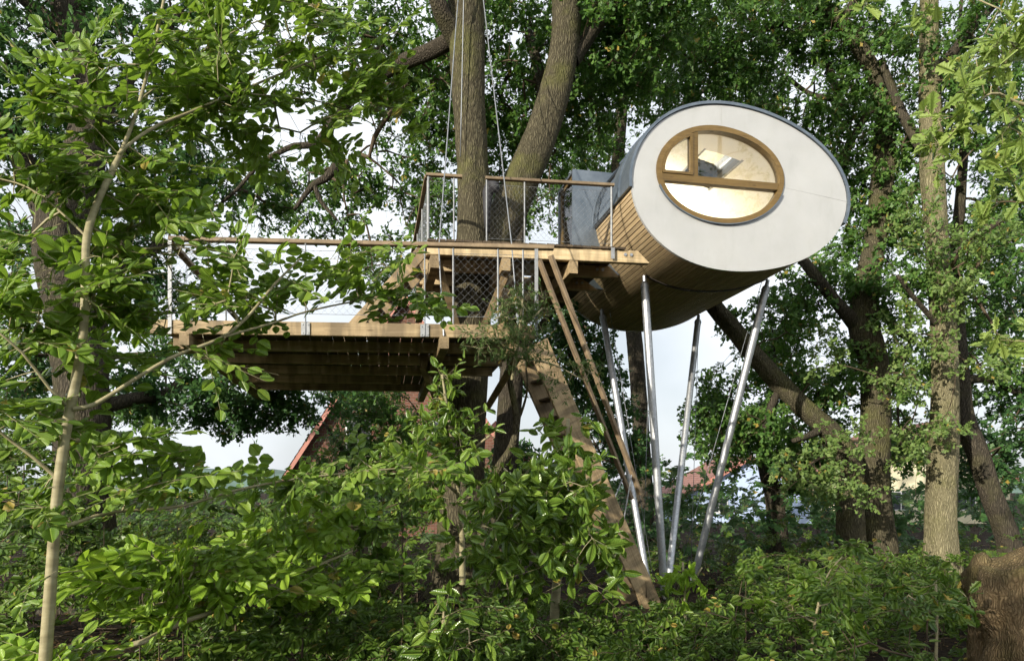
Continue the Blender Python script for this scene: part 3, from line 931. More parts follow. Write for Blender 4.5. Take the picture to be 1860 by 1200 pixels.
# ================================================================== lower deck
LZ = 3.60
la = np.array([-4.31, 8.13]); lb_dir = np.array([1.0, 0.066]); lb_dir /= np.linalg.norm(lb_dir)
ld_dir = np.array([-0.185, 0.983])
LWID, LDEP = 4.62, 4.85
def lo_(s, d, z): q = la + lb_dir * s + ld_dir * d; return np.array([q[0], q[1], z])
ldeck = thing('lower_deck', 'lower timber deck on joists left of the big oak trunk', 'deck', lo_(0, 0, LZ - 0.3))
LTR = [(P(845, 700, 12.2)[:2], 0.52)]
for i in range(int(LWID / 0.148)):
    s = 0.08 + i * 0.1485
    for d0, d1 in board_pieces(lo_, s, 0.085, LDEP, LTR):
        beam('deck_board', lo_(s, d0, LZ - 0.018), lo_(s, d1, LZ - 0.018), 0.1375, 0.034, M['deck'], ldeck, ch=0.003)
beam('fascia', lo_(0, 0.04, LZ - 0.08), lo_(LWID, 0.04, LZ - 0.08), 0.07, 0.165, M['timber'], ldeck)
for k in range(1, 6):
    s0 = 0.25 if k < 3 else 0.28
    s1 = LWID - 0.1 if k < 4 else LWID - 0.9
    d = 0.945 * k
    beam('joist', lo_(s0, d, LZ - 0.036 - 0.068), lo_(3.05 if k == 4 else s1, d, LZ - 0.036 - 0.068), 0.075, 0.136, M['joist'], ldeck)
for s in (0.42, 3.48):
    beam('bearer', lo_(s, -0.10, LZ - 0.246), lo_(s, LDEP + 0.35, LZ - 0.246), 0.11, 0.145, M['timber'], ldeck)
for s in (0.30, 4.35):
    beam('corner_block', lo_(s, 0.10, LZ - 0.25), lo_(s, 0.45, LZ - 0.25), 0.12, 0.15, M['timber'], ldeck)
# braces from the trunk to the deck's right corner
beam('knee_brace', P(888, 735, 11.6), P(945, 640, 9.6), 0.10, 0.20, M['timber'], ldeck, up=(0.5, 0.2, 1))
beam('knee_brace', P(800, 735, 11.8), P(770, 660, 9.9), 0.10, 0.16, M['timber'], ldeck, up=(0.3, 0.2, 1))
lrail = thing('lower_railing', 'long timber handrail with steel posts along the lower deck', 'railing', lo_(0, 0, LZ))
lz_r = LZ + 0.97
def lxy(s, d): return lo_(s, d, 0)[:2]
beam('handrail', lo_(0.22, 0.02, lz_r), lo_(2.5, 0.02, lz_r), 0.085, 0.05, M['rail'], lrail)
beam('handrail', lo_(2.503, 0.02, lz_r), lo_(LWID + 0.22, 0.02, lz_r + 0.0), 0.085, 0.05, M['rail'], lrail)
beam('handrail', lo_(0.22, 0.075, lz_r - 0.02), lo_(0.22, LDEP, lz_r - 0.02), 0.085, 0.05, M['rail'], lrail)
beam('handrail', lo_(0.28, LDEP, lz_r - 0.02), lo_(2.0, LDEP, lz_r - 0.02), 0.085, 0.05, M['rail'], lrail)
for s in (0.23, 4.62): post(lrail, lxy(s, -0.005), LZ - 0.17, lz_r - 0.02, flat=True)
for s in (1.82, 3.25): post(lrail, lxy(s, -0.01), LZ - 0.15, lz_r - 0.025, 0.009)
for s in (3.60, 4.15, 4.46): post(lrail, lxy(s, 0.02), LZ - 0.02, lz_r - 0.025, 0.012)
for d in (1.4, 2.9, LDEP): post(lrail, lxy(0.24, d), LZ - 0.02, lz_r - 0.04, 0.016)
for s in (1.82, 3.25):
    q = lxy(s, 0)
    for k in (-1, 1):
        mb = MB(); mb.box((q[0] + k * 0.028 - 0.024, q[1] - 0.010, LZ - 0.158), (q[0] + k * 0.028 + 0.024, q[1] + 0.0, LZ - 0.01))
        o = mb.build('post_bracket', M['dull'], lrail)
        for zz in (LZ - 0.135, LZ - 0.035):
            mb = MB(); mb.tube([(q[0] + k*0.034, q[1] - 0.009, zz), (q[0] + k*0.034, q[1] - 0.018, zz)], 0.008, 8); mb.build('screw', M['rope'], o)
netting(lrail, lxy(3.60, 0.02), lxy(4.15, 0.02), LZ + 0.10, lz_r - 0.10)
netting(lrail, lxy(4.15, 0.02), lxy(4.62, 0.02), LZ + 0.10, lz_r - 0.10)
netting(lrail, lxy(1.82, 0.02), lxy(3.25, 0.02), LZ + 0.10, lz_r - 0.10)
netting(lrail, lxy(0.23, 0.02), lxy(1.82, 0.02), LZ + 0.10, lz_r - 0.10)

# stair from the lower to the upper deck
st2 = thing('upper_stair', 'short timber stair rising from the lower deck to the upper deck', 'stair', (-2.6, 11.2, LZ))
for dy in (0.0, 0.62):
    beam('stringer', (-2.95, 10.75 + dy, LZ + 0.02), (-1.42, 10.95 + dy, UZ - 0.10), 0.05, 0.20, M['timber'], st2)
for k in range(7):
    f = (k + 0.7) / 7.6
    x, z = -2.95 + 1.53 * f, LZ + 0.02 + (UZ - LZ - 0.12) * f
    beam('tread', (x, 10.775 + 0.2 * f, z), (x, 11.345 + 0.2 * f, z), 0.20, 0.035, M['deck'], st2)

# ================================================================== main stair down to the ground
stair = thing('ladder_stair', 'steep timber stair leaning from lower deck down to the pole feet', 'stair', (2.5, 12.0, -0.4))
top_n, bot_n = P(976, 622, 10.55), P(1184, 1082, 11.35)
bot_n[2] = ground_z(bot_n[0], bot_n[1]) + 0.0
sd_ = bot_n - top_n
side = np.array([-sd_[1], sd_[0], 0]); side /= np.linalg.norm(side)
if side[0] > 0: side = -side
wid = 0.62
upv = np.cross(sd_, side); upv = upv if upv[2] > 0 else -upv
for k in (0, 1):
    o_ = side * wid * k
    beam('stringer', top_n + o_, bot_n + o_, 0.06, 0.36, M['timber'], stair, up=tuple(upv))
nt_ = 14
for k in range(nt_):
    f = (k + 0.8) / (nt_ + 0.6)
    c = top_n + sd_ * f
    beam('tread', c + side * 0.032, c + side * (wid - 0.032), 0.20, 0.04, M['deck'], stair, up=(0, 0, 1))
for (a, b2) in (((1000, 464, 10.1), (1163, 897, 11.2)), ((979, 472, 10.7), (1147, 906, 11.8))):
    beam('handrail', P(*a), P(*b2), 0.085, 0.055, M['rail'], stair, up=(0.8, 0.5, 0.5))
for f in (0.30, 0.62, 0.9):
    for k, (a, b2) in enumerate((((1000, 464, 10.1), (1163, 897, 11.2)), ((979, 472, 10.7), (1147, 906, 11.8)))):
        h = P(*a) * (1 - f) + P(*b2) * f
        s_ = top_n + side * wid * k + sd_ * (f * 0.78 + 0.02)
        if f > 0.8:
            mb = MB(); mb.tube([h, s_ + np.array([0, 0, 0.1])], 0.012, 6); mb.build('rail_bracket', M['steel'], stair)

# ================================================================== steel poles
def pole(px_top, yl, foot, r, label, ply=None):
    t = on_plane(px_top[0], px_top[1], yl)
    q = (t - CO); a = math.atan2(q[2], np.dot(q, U))
    p, nn = egg_at(np.array([a]), 0.03)
    top = cab(p[0, 0], yl, p[0, 1])
    ft = P(*foot); ft[2] = float(ground_z(ft[0], ft[1])) - 0.02
    th = thing('support_pole', label, 'pole', ft, group='steel poles under the cabin')
    d = (top - ft) / np.linalg.norm(top - ft)
    mb = MB(); mb.tube([ft + d * 0.16, top - d * 0.14], r, 20); mb.build('shaft', M['steel'], th, smooth=False)
    mb = MB(); mb.tube([ft + d * 0.0, ft + d * 0.16], [0.012, r], 16); mb.build('foot_cone', M['steel'], th)
    mb = MB(); mb.tube([top - d * 0.14, top - d * 0.10, top - d * 0.0], [r, r * 0.55, r * 0.5], 12); mb.build('head', M['steel'], th)
    mb = MB(); mb.tube([top - d * 0.20, top - d * 0.17], r * 1.12, 20); mb.build('collar', M['steel'], th)
    return ft, top, d
pl = []
pl.append(pole((1180, 490), 1.15, (1208, 1085, 12.3), 0.070, 'front galvanised pole, nearest upright one under the cabin'))
pl.append(pole((1272, 575), 3.45, (1211, 1072, 12.75), 0.066, 'galvanised pole leaning right from the shared foot to the rear'))
pl.append(pole((1396, 508), 1.15, (1256, 1062, 13.4), 0.070, 'galvanised pole leaning furthest right under the cabin front'))
pl.append(pole((1087, 567), 3.45, (1180, 1070, 13.1), 0.066, 'galvanised pole leaning left behind the timber stair'))
# curved straps under the belly between pole heads
def strap(yl, t0, t1, label):
    mb = MB(); egg_shell(mb, t0, t1, yl - 0.03, yl + 0.03, 0.018, 40, 1, thick=0.016)
    o = mb.build('support_strap', M['darksteel'], cabin, world=False)
a0 = ang(loc2(pl[0][1])); a1 = ang(loc2(pl[2][1]))
strap(1.15, a0, a1, '')
# stay cables
def cable(label, pts, r=0.006, name='stay_cable', group=None, turn=False):
    pts = [np.array(p, float) for p in pts]
    mb = MB(); mb.tube(pts, r, 6)
    base = pts[-1]
    th = thing(name, label, 'cable', base, group=group)
    mb.build('wire', M['rope'], th, smooth=True)
    if turn:
        d = pts[-2] - pts[-1]; d /= np.linalg.norm(d)
        mb = MB(); mb.tube([base + d * 0.12, base + d * 0.16, base + d * 0.5, base + d * 0.54], [0.008, 0.017, 0.017, 0.008], 8); mb.build('turnbuckle', M['steel'], th)
        mb = MB(); mb.tube([base + d * 0.02, base + d * 0.13], 0.012, 6); mb.build('fork_end', M['steel'], th)
    return th
def gp(px, py, Y):
    p = P(px, py, Y); p[2] = float(ground_z(p[0], p[1])); return p
def belly(px, py, yl):
    t = on_plane(px, py, yl); q = t - CO; a = math.atan2(q[2], np.dot(q, U)); p, _ = egg_at(np.array([a]), 0.0); return cab(p[0, 0], yl, p[0, 1])
cable('thin steel stay cable just left of the nearest upright pole', [belly(1180, 600, 3.4), gp(1167, 994, 13.6)])
cable('thin steel stay cable slanting right behind the timber handrails', [belly(1100, 570, 3.3), gp(1190, 1040, 13.2)])
cable('vertical thin steel stay cable between the two right hand poles', [belly(1270, 570, 3.4), gp(1254, 1055, 13.6)])
cable('long steel stay cable slanting left from the furthest right pole head', [belly(1388, 515, 1.25), gp(1224, 1052, 13.2)])
# suspension cables of the lower deck, hung high in the oak
cable('steel suspension cable left of the trunk holding the lower deck bearer', [P(838, -160, 11.6), P(832, 0, 11.0), P(797, 452, 8.75), lo_(3.48, -0.03, LZ - 0.17)], 0.009, 'suspension_cable', turn=True)
cable('steel suspension cable right of the trunk ending at the deck corner', [P(870, -160, 11.8), P(878, 0, 11.3), P(929, 440, 9.4), lo_(4.46, 0.3, LZ - 0.02)], 0.009, 'suspension_cable', turn=True)
cable('thin dark cable running straight up the left oak stem', [P(843, -60, 11.7), P(842, 10, 11.75), P(838, 200, 11.84), P(836, 285, 11.86)], 0.009, 'trunk_cable')
# dark sling with pulley knob in the fork
sl = thing('tree_sling', 'black rubber sling wedged in the fork of the big oak', 'sling', P(890, 355, 12.2))
mb = MB(); mb.tube([P(892, 332, 12.0), P(886, 350, 12.0), P(884, 380, 12.0), P(884, 420, 12.0)], [0.09, 0.10, 0.07, 0.06], 12); mb.build('sling_strap', M['sling'], sl, smooth=True)
mb = MB(); mb.tube([P(890, 331, 11.9), P(899, 337, 11.9), P(902, 348, 11.9)], [0.05, 0.085, 0.05], 12); mb.build('sling_knot', M['sling'], sl, smooth=True)

# ================================================================== houses beyond the garden
def house(label, base, w, dpt, eave, apex, wallm, roofm, windows, rz=0.0, name='house', tiles=True):
    th = thing(name, label, 'house', base, rz)
    mb = MB()
    hw = w / 2
    mb.add([(-hw,0,0),(hw,0,0),(hw,0,eave),(0,0,apex),(-hw,0,eave),(-hw,dpt,0),(hw,dpt,0),(hw,dpt,eave),(0,dpt,apex),(-hw,dpt,eave)],
           [(0,1,2,3,4),(9,8,7,6,5),(0,4,9,5),(1,6,7,2),(0,5,6,1)])
    mb.build('wall', wallm, th, world=False)
    for k in (-1, 1):
        sl = (apex - eave) / hw
        ex = 0.45
        a = (k * (hw + ex), eave - sl * ex); c = (0, apex)
        mb = MB()
        t = 0.16
        q = [(a[0], -0.4, a[1] + 0.02), (c[0], -0.4, c[1] + 0.02), (c[0], dpt + 0.4, c[1] + 0.02), (a[0], dpt + 0.4, a[1] + 0.02)]
        q2 = [(x, y, z + t) for x, y, z in q]
        mb.add(q + q2, [(0,1,2,3),(7,6,5,4),(0,4,5,1),(1,5,6,2),(2,6,7,3),(3,7,4,0)])
        ro = mb.build('roof', roofm, th, world=False)
        mb = MB()
        mb.add([(a[0], -0.43, a[1] - 0.16), (c[0], -0.43, c[1] - 0.16), (c[0], -0.43, c[1] + 0.20), (a[0], -0.43, a[1] + 0.20),
                (a[0], -0.401, a[1] - 0.16), (c[0], -0.401, c[1] - 0.16), (c[0], -0.401, c[1] + 0.20), (a[0], -0.401, a[1] + 0.20)],
               [(0,1,2,3),(7,6,5,4),(0,4,5,1),(1,5,6,2),(2,6,7,3),(3,7,4,0)])
        mb.build('verge_board', M['verge'], ro, world=False)
        if tiles:
            mb = MB()
            nn_ = int(np.hypot(hw + ex, apex - a[1]) / 0.33)
            for i in range(nn_):
                f0, f1 = i / nn_, (i + 1) / nn_ + 0.01
                x0, z0_ = a[0] + (c[0] - a[0]) * f0, a[1] + (c[1] - a[1]) * f0 + t + 0.06
                x1, z1_ = a[0] + (c[0] - a[0]) * f1, a[1] + (c[1] - a[1]) * f1 + t + 0.025
                mb.add([(x0, -0.46, z0_), (x1, -0.46, z1_), (x1, dpt + 0.46, z1_), (x0, dpt + 0.46, z0_), (x0, -0.46, z0_ - 0.04), (x0, dpt + 0.46, z0_ - 0.04)], [(0,1,2,3),(0,3,5,4)])
            mb.build('tile_course', roofm, ro, world=False, kind='stuff')
    for (x0, x1, z0, z1_) in windows:
        mb = MB(); fr = 0.07
        mb.box((x0, -0.03, z0), (x1, 0.02, z0 + fr)); mb.box((x0, -0.03, z1_ - fr), (x1, 0.02, z1_))
        mb.box((x0, -0.03, z0 + fr), (x0 + fr, 0.02, z1_ - fr)); mb.box((x1 - fr, -0.03, z0 + fr), (x1, 0.02, z1_ - fr))
        mb.box(((x0+x1)/2 - 0.03, -0.028, z0 + fr), ((x0+x1)/2 + 0.03, 0.02, z1_ - fr))
        wo_ = mb.build('window', M['whitewood'], th, world=False)
        mb = MB(); mb.box((x0 + fr, -0.012, z0 + fr), (x1 - fr, -0.004, z1_ - fr)); mb.build('pane', M['darkpane'], wo_, world=False)
    return th
def hb(px, Y): p = P(px, 900, Y); p[2] = float(ground_z(p[0], Y)) - 0.1; return p
b0 = hb(735, 30.0)
house('brick house with steep red gable behind the lower deck', b0, 9.6, 10, 3.2, 10.6, M['brick'], M['rooftile'], [(-2.6, -1.5, 3.6, 5.2), (1.2, 2.3, 3.6, 5.2), (-1.8, -0.4, 0.9, 2.3)])
b1 = hb(1700, 46.0)
house('cream rendered house with red tiled roof behind the right hand trunks', b1, 10.0, 10, 3.2, 6.8, M['render'], M['rooftile'], [(-3.0, -1.7, 1.0, 2.3), (1.4, 2.7, 1.0, 2.3), (-0.6, 0.6, 4.2, 5.4)])
b2_ = hb(1360, 46.0)
house('low house with a pink tiled roof and pale blue wall beyond the poles', b2_, 8.5, 9, 2.2, 4.6, M['bluewall'], M['rooftile'], [(-2.6, -1.4, 0.9, 2.0), (1.3, 2.5, 0.9, 2.0)])
b3_ = hb(900, 44.0)
house('small brick house with red roof seen right of the big oak trunk', b3_, 7.0, 9, 3.0, 6.6, M['brick'], M['rooftile'], [(-1.9, -0.8, 1.0, 2.2), (0.9, 2.0, 1.0, 2.2)])
# ================================================================== vegetation tools
def unit(v): return v / (np.linalg.norm(v, axis=-1, keepdims=True) + 1e-9)

def half_leaf(xs, ys, fold=0.25, droop=0.10):
    xs, ys = np.array(xs), np.array(ys)
    k = len(xs)
    v = [(0, 0, 0)] + [(x, y, fold * y - droop * x * x) for x, y in zip(xs, ys)] + [(1, 0, -droop)] + [(x, -y, fold * y - droop * x * x) for x, y in zip(xs, ys)]
    p = [[0] + [1 + i for i in range(k)][::-1][::-1] + [k + 1], [0, k + 1] + [k + 2 + i for i in range(k)][::-1]]
    p[0] = p[0][::-1]
    return np.array(v, float), np.array(p[0:2])
T_BEECH = half_leaf([.14, .36, .62, .85], [.25, .39, .38, .20], 0.13, 0.10)
T_LAUREL = half_leaf([.15, .38, .64, .86], [.14, .225, .215, .11], 0.30, 0.12)
T_UND = half_leaf([.28, .68], [.31, .30], 0.15, 0.12)
T_LANCE = half_leaf([.2, .5, .8], [.09, .12, .07], 0.2, 0.15)
T_OAKN = half_leaf([.18, .27, .38, .47, .58, .67, .79, .92], [.07, .055, .20, .10, .29, .15, .23, .10], 0.18, 0.12)
T_OAK = (np.array([(0,0,0),(.28,.15,.02),(.42,.09,.0),(.68,.29,.0),(1.0,.0,-.12),(.68,-.29,.0),(.42,-.09,.0),(.28,-.15,.02)], float), np.array([[0,7,6,5,4,3,2,1]]))
T_DIA = (np.array([(0,0,0),(.5,.27,.03),(1,0,-.1),(.5,-.27,.03)], float), np.array([[0,3,2,1]]))

def leaf_mesh(name, pos, d, nr, L, tmpl, mt, uv=False):
    tv, tp = tmpl
    N, k = len(pos), len(tv)
    x = unit(d); y = unit(np.cross(nr, x)); z = np.cross(x, y)
    asp = rng.uniform(0.85, 1.15, N)
    V = pos[:, None] + L[:, None, None] * (tv[None, :, 0:1] * x[:, None] + tv[None, :, 1:2] * asp[:, None, None] * y[:, None] + tv[None, :, 2:3] * rng.uniform(0.2, 1.8, N)[:, None, None] * z[:, None])
    Fp, m_ = tp.shape
    idx = (np.arange(N)[:, None, None] * k + tp[None]).reshape(-1)
    me = bpy.data.meshes.new(name)
    me.vertices.add(N * k); me.vertices.foreach_set('co', V.reshape(-1).astype(np.float32))
    me.loops.add(len(idx)); me.loops.foreach_set('vertex_index', idx.astype(np.int32))
    me.polygons.add(N * Fp)
    me.polygons.foreach_set('loop_start', (np.arange(N * Fp) * m_).astype(np.int32))
    me.update(calc_edges=True)
    at = me.attributes.new('rnd', 'FLOAT', 'FACE')
    at.data.foreach_set('value', np.repeat(rng.random(N), Fp).astype(np.float32))
    if uv:
        ul = me.uv_layers.new(name='UVMap')
        tuv = np.stack([tv[:, 0], tv[:, 1] + 0.5], 1)
        u = np.tile(tuv[tp].reshape(-1, 2), (N, 1))
        ul.data.foreach_set('uv', u.reshape(-1).astype(np.float32))
    me.materials.append(mt)
    me.validate()
    return me

def prisms(name, A, B, ra, rb, mt):
    """Many thin three-sided twigs as one mesh."""
    N = len(A)
    t = unit(B - A); ref = np.where(np.abs(t[:, 2:3]) > 0.8, np.array([[1.0, 0, 0]]), np.array([[0, 0, 1.0]]))
    a = unit(np.cross(t, ref)); b2 = np.cross(t, a)
    vs = []
    for (c, r) in ((A, ra), (B, rb)):
        for q in range(3):
            an = q * 2 * math.pi / 3
            vs.append(c + (a * math.cos(an) + b2 * math.sin(an)) * np.asarray(r).reshape(-1, 1))
    V = np.stack(vs, 1)
    tp = np.array([[0,1,4,3],[1,2,5,4],[2,0,3,5]])
    idx = (np.arange(N)[:, None, None] * 6 + tp[None]).reshape(-1)
    me = bpy.data.meshes.new(name)
    me.vertices.add(N * 6); me.vertices.foreach_set('co', V.reshape(-1).astype(np.float32))
    me.loops.add(len(idx)); me.loops.foreach_set('vertex_index', idx.astype(np.int32))
    me.polygons.add(N * 3); me.polygons.foreach_set('loop_start', (np.arange(N * 3) * 4).astype(np.int32))
    me.update(calc_edges=True)
    me.materials.append(mt)
    return me

# bright openings in the canopy (where the sky shows), photograph pixels
GAPS = [
 [(75,75),(125,75),(140,165),(110,150),(85,110)], [(165,70),(235,80),(235,130),(180,130)], [(0,345),(65,345),(65,395),(0,400)],
 [(500,195),(545,195),(562,238),(520,245)], [(500,268),(560,262),(556,305),(508,312)], [(365,375),(480,395),(490,432),(365,432)],
 [(640,265),(725,290),(715,325),(648,300)], [(690,360),(745,350),(740,432),(640,432)], [(340,440),(640,448),(620,585),(560,585),(330,560)],
 [(215,812),(330,800),(400,812),(500,790),(560,778),(600,728),(630,722),(612,768),(530,838),(480,858),(380,872),(300,862),(200,832)],
 [(972,375),(1012,365),(1012,447),(972,432)], [(1125,225),(1195,203),(1165,262),(1130,305)],
 [(1160,600),(1290,570),(1258,622),(1235,655),(1212,695),(1190,760),(1152,745),(1140,695)],
 [(948,735),(1012,758),(1085,788),(1088,855),(1060,832),(958,802)], [(1292,645),(1345,612),(1352,672),(1296,682)],
 [(1425,125),(1475,120),(1482,170),(1435,168)], [(55,475),(135,465),(112,602),(55,592)], [(190,600),(260,620),(250,660),(195,660)],
 [(865,700),(905,690),(905,770),(870,775)], [(1475,590),(1515,590),(1505,680),(1462,680)], [(1665,540),(1695,540),(1695,580),(1668,580)],
 [(1710,330),(1775,310),(1780,380),(1715,390)],
]
def in_poly(x, y, poly):
    r = np.zeros(len(x), bool)
    n_ = len(poly)
    for i in range(n_):
        (x0, y0), (x1, y1) = poly[i], poly[(i + 1) % n_]
        c = ((y0 > y) != (y1 > y)) & (x < (x1 - x0) * (y - y0) / ((y1 - y0) + 1e-9) + x0)
        r ^= c
    return r
def open_sky(p, jit=14.0):
    x, y = pix(p)
    x = x + rng.normal(0, jit, len(x)); y = y + rng.normal(0, jit, len(y))
    r = np.zeros(len(x), bool)
    for g in GAPS: r |= in_poly(x, y, g)
    return r

def catmull(pts, rad, step):
    pts, rad = np.asarray(pts, float), np.asarray(rad, float)
    e = np.vstack([2 * pts[0] - pts[1], pts, 2 * pts[-1] - pts[-2]])
    er = np.concatenate([[rad[0]], rad, [rad[-1]]])
    op, orr = [], []
    for i in range(1, len(e) - 2):
        L = np.linalg.norm(e[i+1] - e[i]); k = max(2, int(L / step))
        for j in range(k):
            t = j / k
            op.append(0.5 * ((2*e[i]) + (-e[i-1]+e[i+1])*t + (2*e[i-1]-5*e[i]+4*e[i+1]-e[i+2])*t*t + (-e[i-1]+3*e[i]-3*e[i+1]+e[i+2])*t**3))
            orr.append(er[i] * (1-t) + er[i+1] * t)
    op.append(pts[-1]); orr.append(rad[-1])
    return np.array(op), np.array(orr)

class Tree:
    def __init__(s):
        s.P = np.zeros((40000, 3)); s.n = 0
        s.par = []; s.chains = []; s.load = None
    def _add(s, p, par):
        s.P[s.n] = p; s.par.append(par); s.n += 1
        return s.n - 1
    def path(s, pts, rad, root=False, step=0.22):
        p, r = catmull(pts, rad, step)
        prev = -1 if (root or s.n == 0) else int(np.argmin(np.linalg.norm(s.P[:s.n] - p[0], axis=1)))
        for q in p: prev = s._add(q, prev)
        return p, r
    def grow(s, T, step=0.4, lift=0.12, jit=0.05, up_pen=0.0):
        if len(T) == 0: return
        d0 = np.array([np.min(np.linalg.norm(s.P[:s.n] - t, axis=1)) for t in T])
        s.tips = []
        for t in T[np.argsort(d0)]:
            dv = t - s.P[:s.n]
            dist = np.linalg.norm(dv, axis=1) + up_pen * np.maximum(0, -dv[:, 2])
            i = int(np.argmin(dist)); p0 = s.P[i].copy()
            L = np.linalg.norm(t - p0)
            if L < 0.03:
                s.tips.append((t, unit(rng.normal(size=3)))); continue
            k = max(2, int(math.ceil(L / step)))
            mid = (p0 + t) / 2 + np.array([0, 0, lift * L]) + rng.normal(0, jit * L, 3)
            idx = [i]; prev = i
            for j in range(1, k + 1):
                f = j / k
                q = (1-f)**2 * p0 + 2*f*(1-f) * mid + f*f * t
                if j < k: q = q + rng.normal(0, jit * 0.35 * L / k, 3)
                prev = s._add(q, prev); idx.append(prev)
            s.chains.append(idx)
            s.tips.append((t, unit(t - s.P[idx[-2]])))
    def branch_mesh(s, name, mt, r0=0.006, expo=0.42, rmax=0.2):
        load = np.zeros(s.n)
        for c in reversed(s.chains):
            acc = 1.0
            for q in reversed(c[1:]):
                acc += load[q]; load[q] = acc
            load[c[0]] += acc
        mb = MB()
        for c in s.chains:
            r = np.minimum(r0 * np.maximum(load[c], 1) ** expo, rmax)
            r[0] = r[1]
            r[-1] *= 0.6
            mb.tube(s.P[c], r, 7 if r.max() > 0.03 else (5 if r.max() > 0.014 else 3), False)
        me = mb.mesh(name, None, True)
        me.materials.append(mt)
        return me

def trunk_mesh(name, p, r, mt, n=22, flare=0.0, rough=0.05, gz=None):
    """A thick stem with ridges, swellings and a flared foot."""
    m_ = len(p)
    t = unit(np.gradient(p, axis=0))
    ref = np.array([0.2, 0.9, 0.1]); a = unit(np.cross(t, ref)); b2 = np.cross(t, a)
    an = np.arange(n) * 2 * math.pi / n
    ph = rng.uniform(0, 6.28, 6)
    s = np.concatenate([[0], np.cumsum(np.linalg.norm(np.diff(p, axis=0), axis=1))])
    R = np.ones((m_, n))
    for k, (f, am) in enumerate(((2, 0.6), (3, 0.7), (5, 0.5), (7, 0.35))):
        R += rough * am * np.sin(f * an[None] + ph[k] + 0.6 * np.sin(s[:, None] * (0.8 + 0.3 * k) + ph[k]) * 2)
    R += rng.normal(0, rough * 0.22, R.shape)
    if n >= 30:
        for k, f in enumerate((9, 13, 17)):
            R += rough * 0.55 * np.abs(np.sin(f * an[None] * 0.5 * 2 / 2 + ph[k] + 1.3 * np.sin(s[:, None] * (1.7 + k) + ph[(k + 2) % 6])))
    if flare and gz is not None:
        h = np.maximum(p[:, 2] - gz, 0)
        R *= (1 + flare * np.exp(-h / 0.35))[:, None] * (1 + 0.16 * np.exp(-h / 0.4)[:, None] * np.sin(5 * an[None] + ph[4]))
    V = p[:, None] + (r[:, None] * R)[..., None] * (a[:, None] * np.cos(an)[None, :, None] + b2[:, None] * np.sin(an)[None, :, None])
    mb = MB()
    mb.add(V.reshape(-1, 3), [(i*n+j, i*n+(j+1) % n, (i+1)*n+(j+1) % n, (i+1)*n+j) for i in range(m_-1) for j in range(n)] + [tuple((m_-1)*n + j for j in range(n))])
    me = mb.mesh(name, None, True); me.materials.append(mt)
    return me

def blob_points(blobs, sky_test=True, dens=1.0):
    out = []
    for (px, py, Y, rx, ry, rd, n_) in blobs:
        c = P(px, py, Y); n_ = int(n_ * dens)
        q = unit(rng.normal(size=(n_, 3))) * (rng.random((n_, 1)) ** 0.42)
        p = c + q * np.array([rx / F * Y, rd, ry / F * Y])
        out.append(p)
    p = np.concatenate(out)
    p = p[p[:, 2] > ground_z(p[:, 0], p[:, 1]) + 0.1]
    if sky_test: p = p[~open_sky(p)]
    return p

SUNW = np.array([sun_dir.x, sun_dir.y, sun_dir.z])
def spray_tuft(tips, nt, nl, tl, ll, face=0.35):
    """Oak-like: short twigs fanning from each tip with leaves crowded to their ends."""
    C = np.array([t[0] for t in tips]); O = np.array([t[1] for t in tips])
    n_ = len(C)
    C2 = np.repeat(C, nt, 0)
    td = unit(np.repeat(O, nt, 0) * 0.6 + rng.normal(0, 0.75, (n_ * nt, 3)) + np.array([0, 0, 0.08]))
    tlen = tl * rng.uniform(0.5, 1.15, n_ * nt)
    E = C2 + td * tlen[:, None]
    N = n_ * nt * nl
    f = rng.random(N) ** 0.6 * 0.85 + 0.15
    tdl = np.repeat(td, nl, 0)
    pos = np.repeat(C2, nl, 0) + tdl * (np.repeat(tlen, nl) * f)[:, None] + rng.normal(0, 0.012, (N, 3))
    d = unit(tdl * 0.45 + rng.normal(0, 0.8, (N, 3)) + np.array([0, 0, -0.12]))
    nr = unit(np.array([0, 0, 0.55]) + SUNW * face + rng.normal(0, 0.5, (N, 3)))
    L = ll * rng.uniform(0.65, 1.25, N)
    return pos, d, nr, L, C2, E

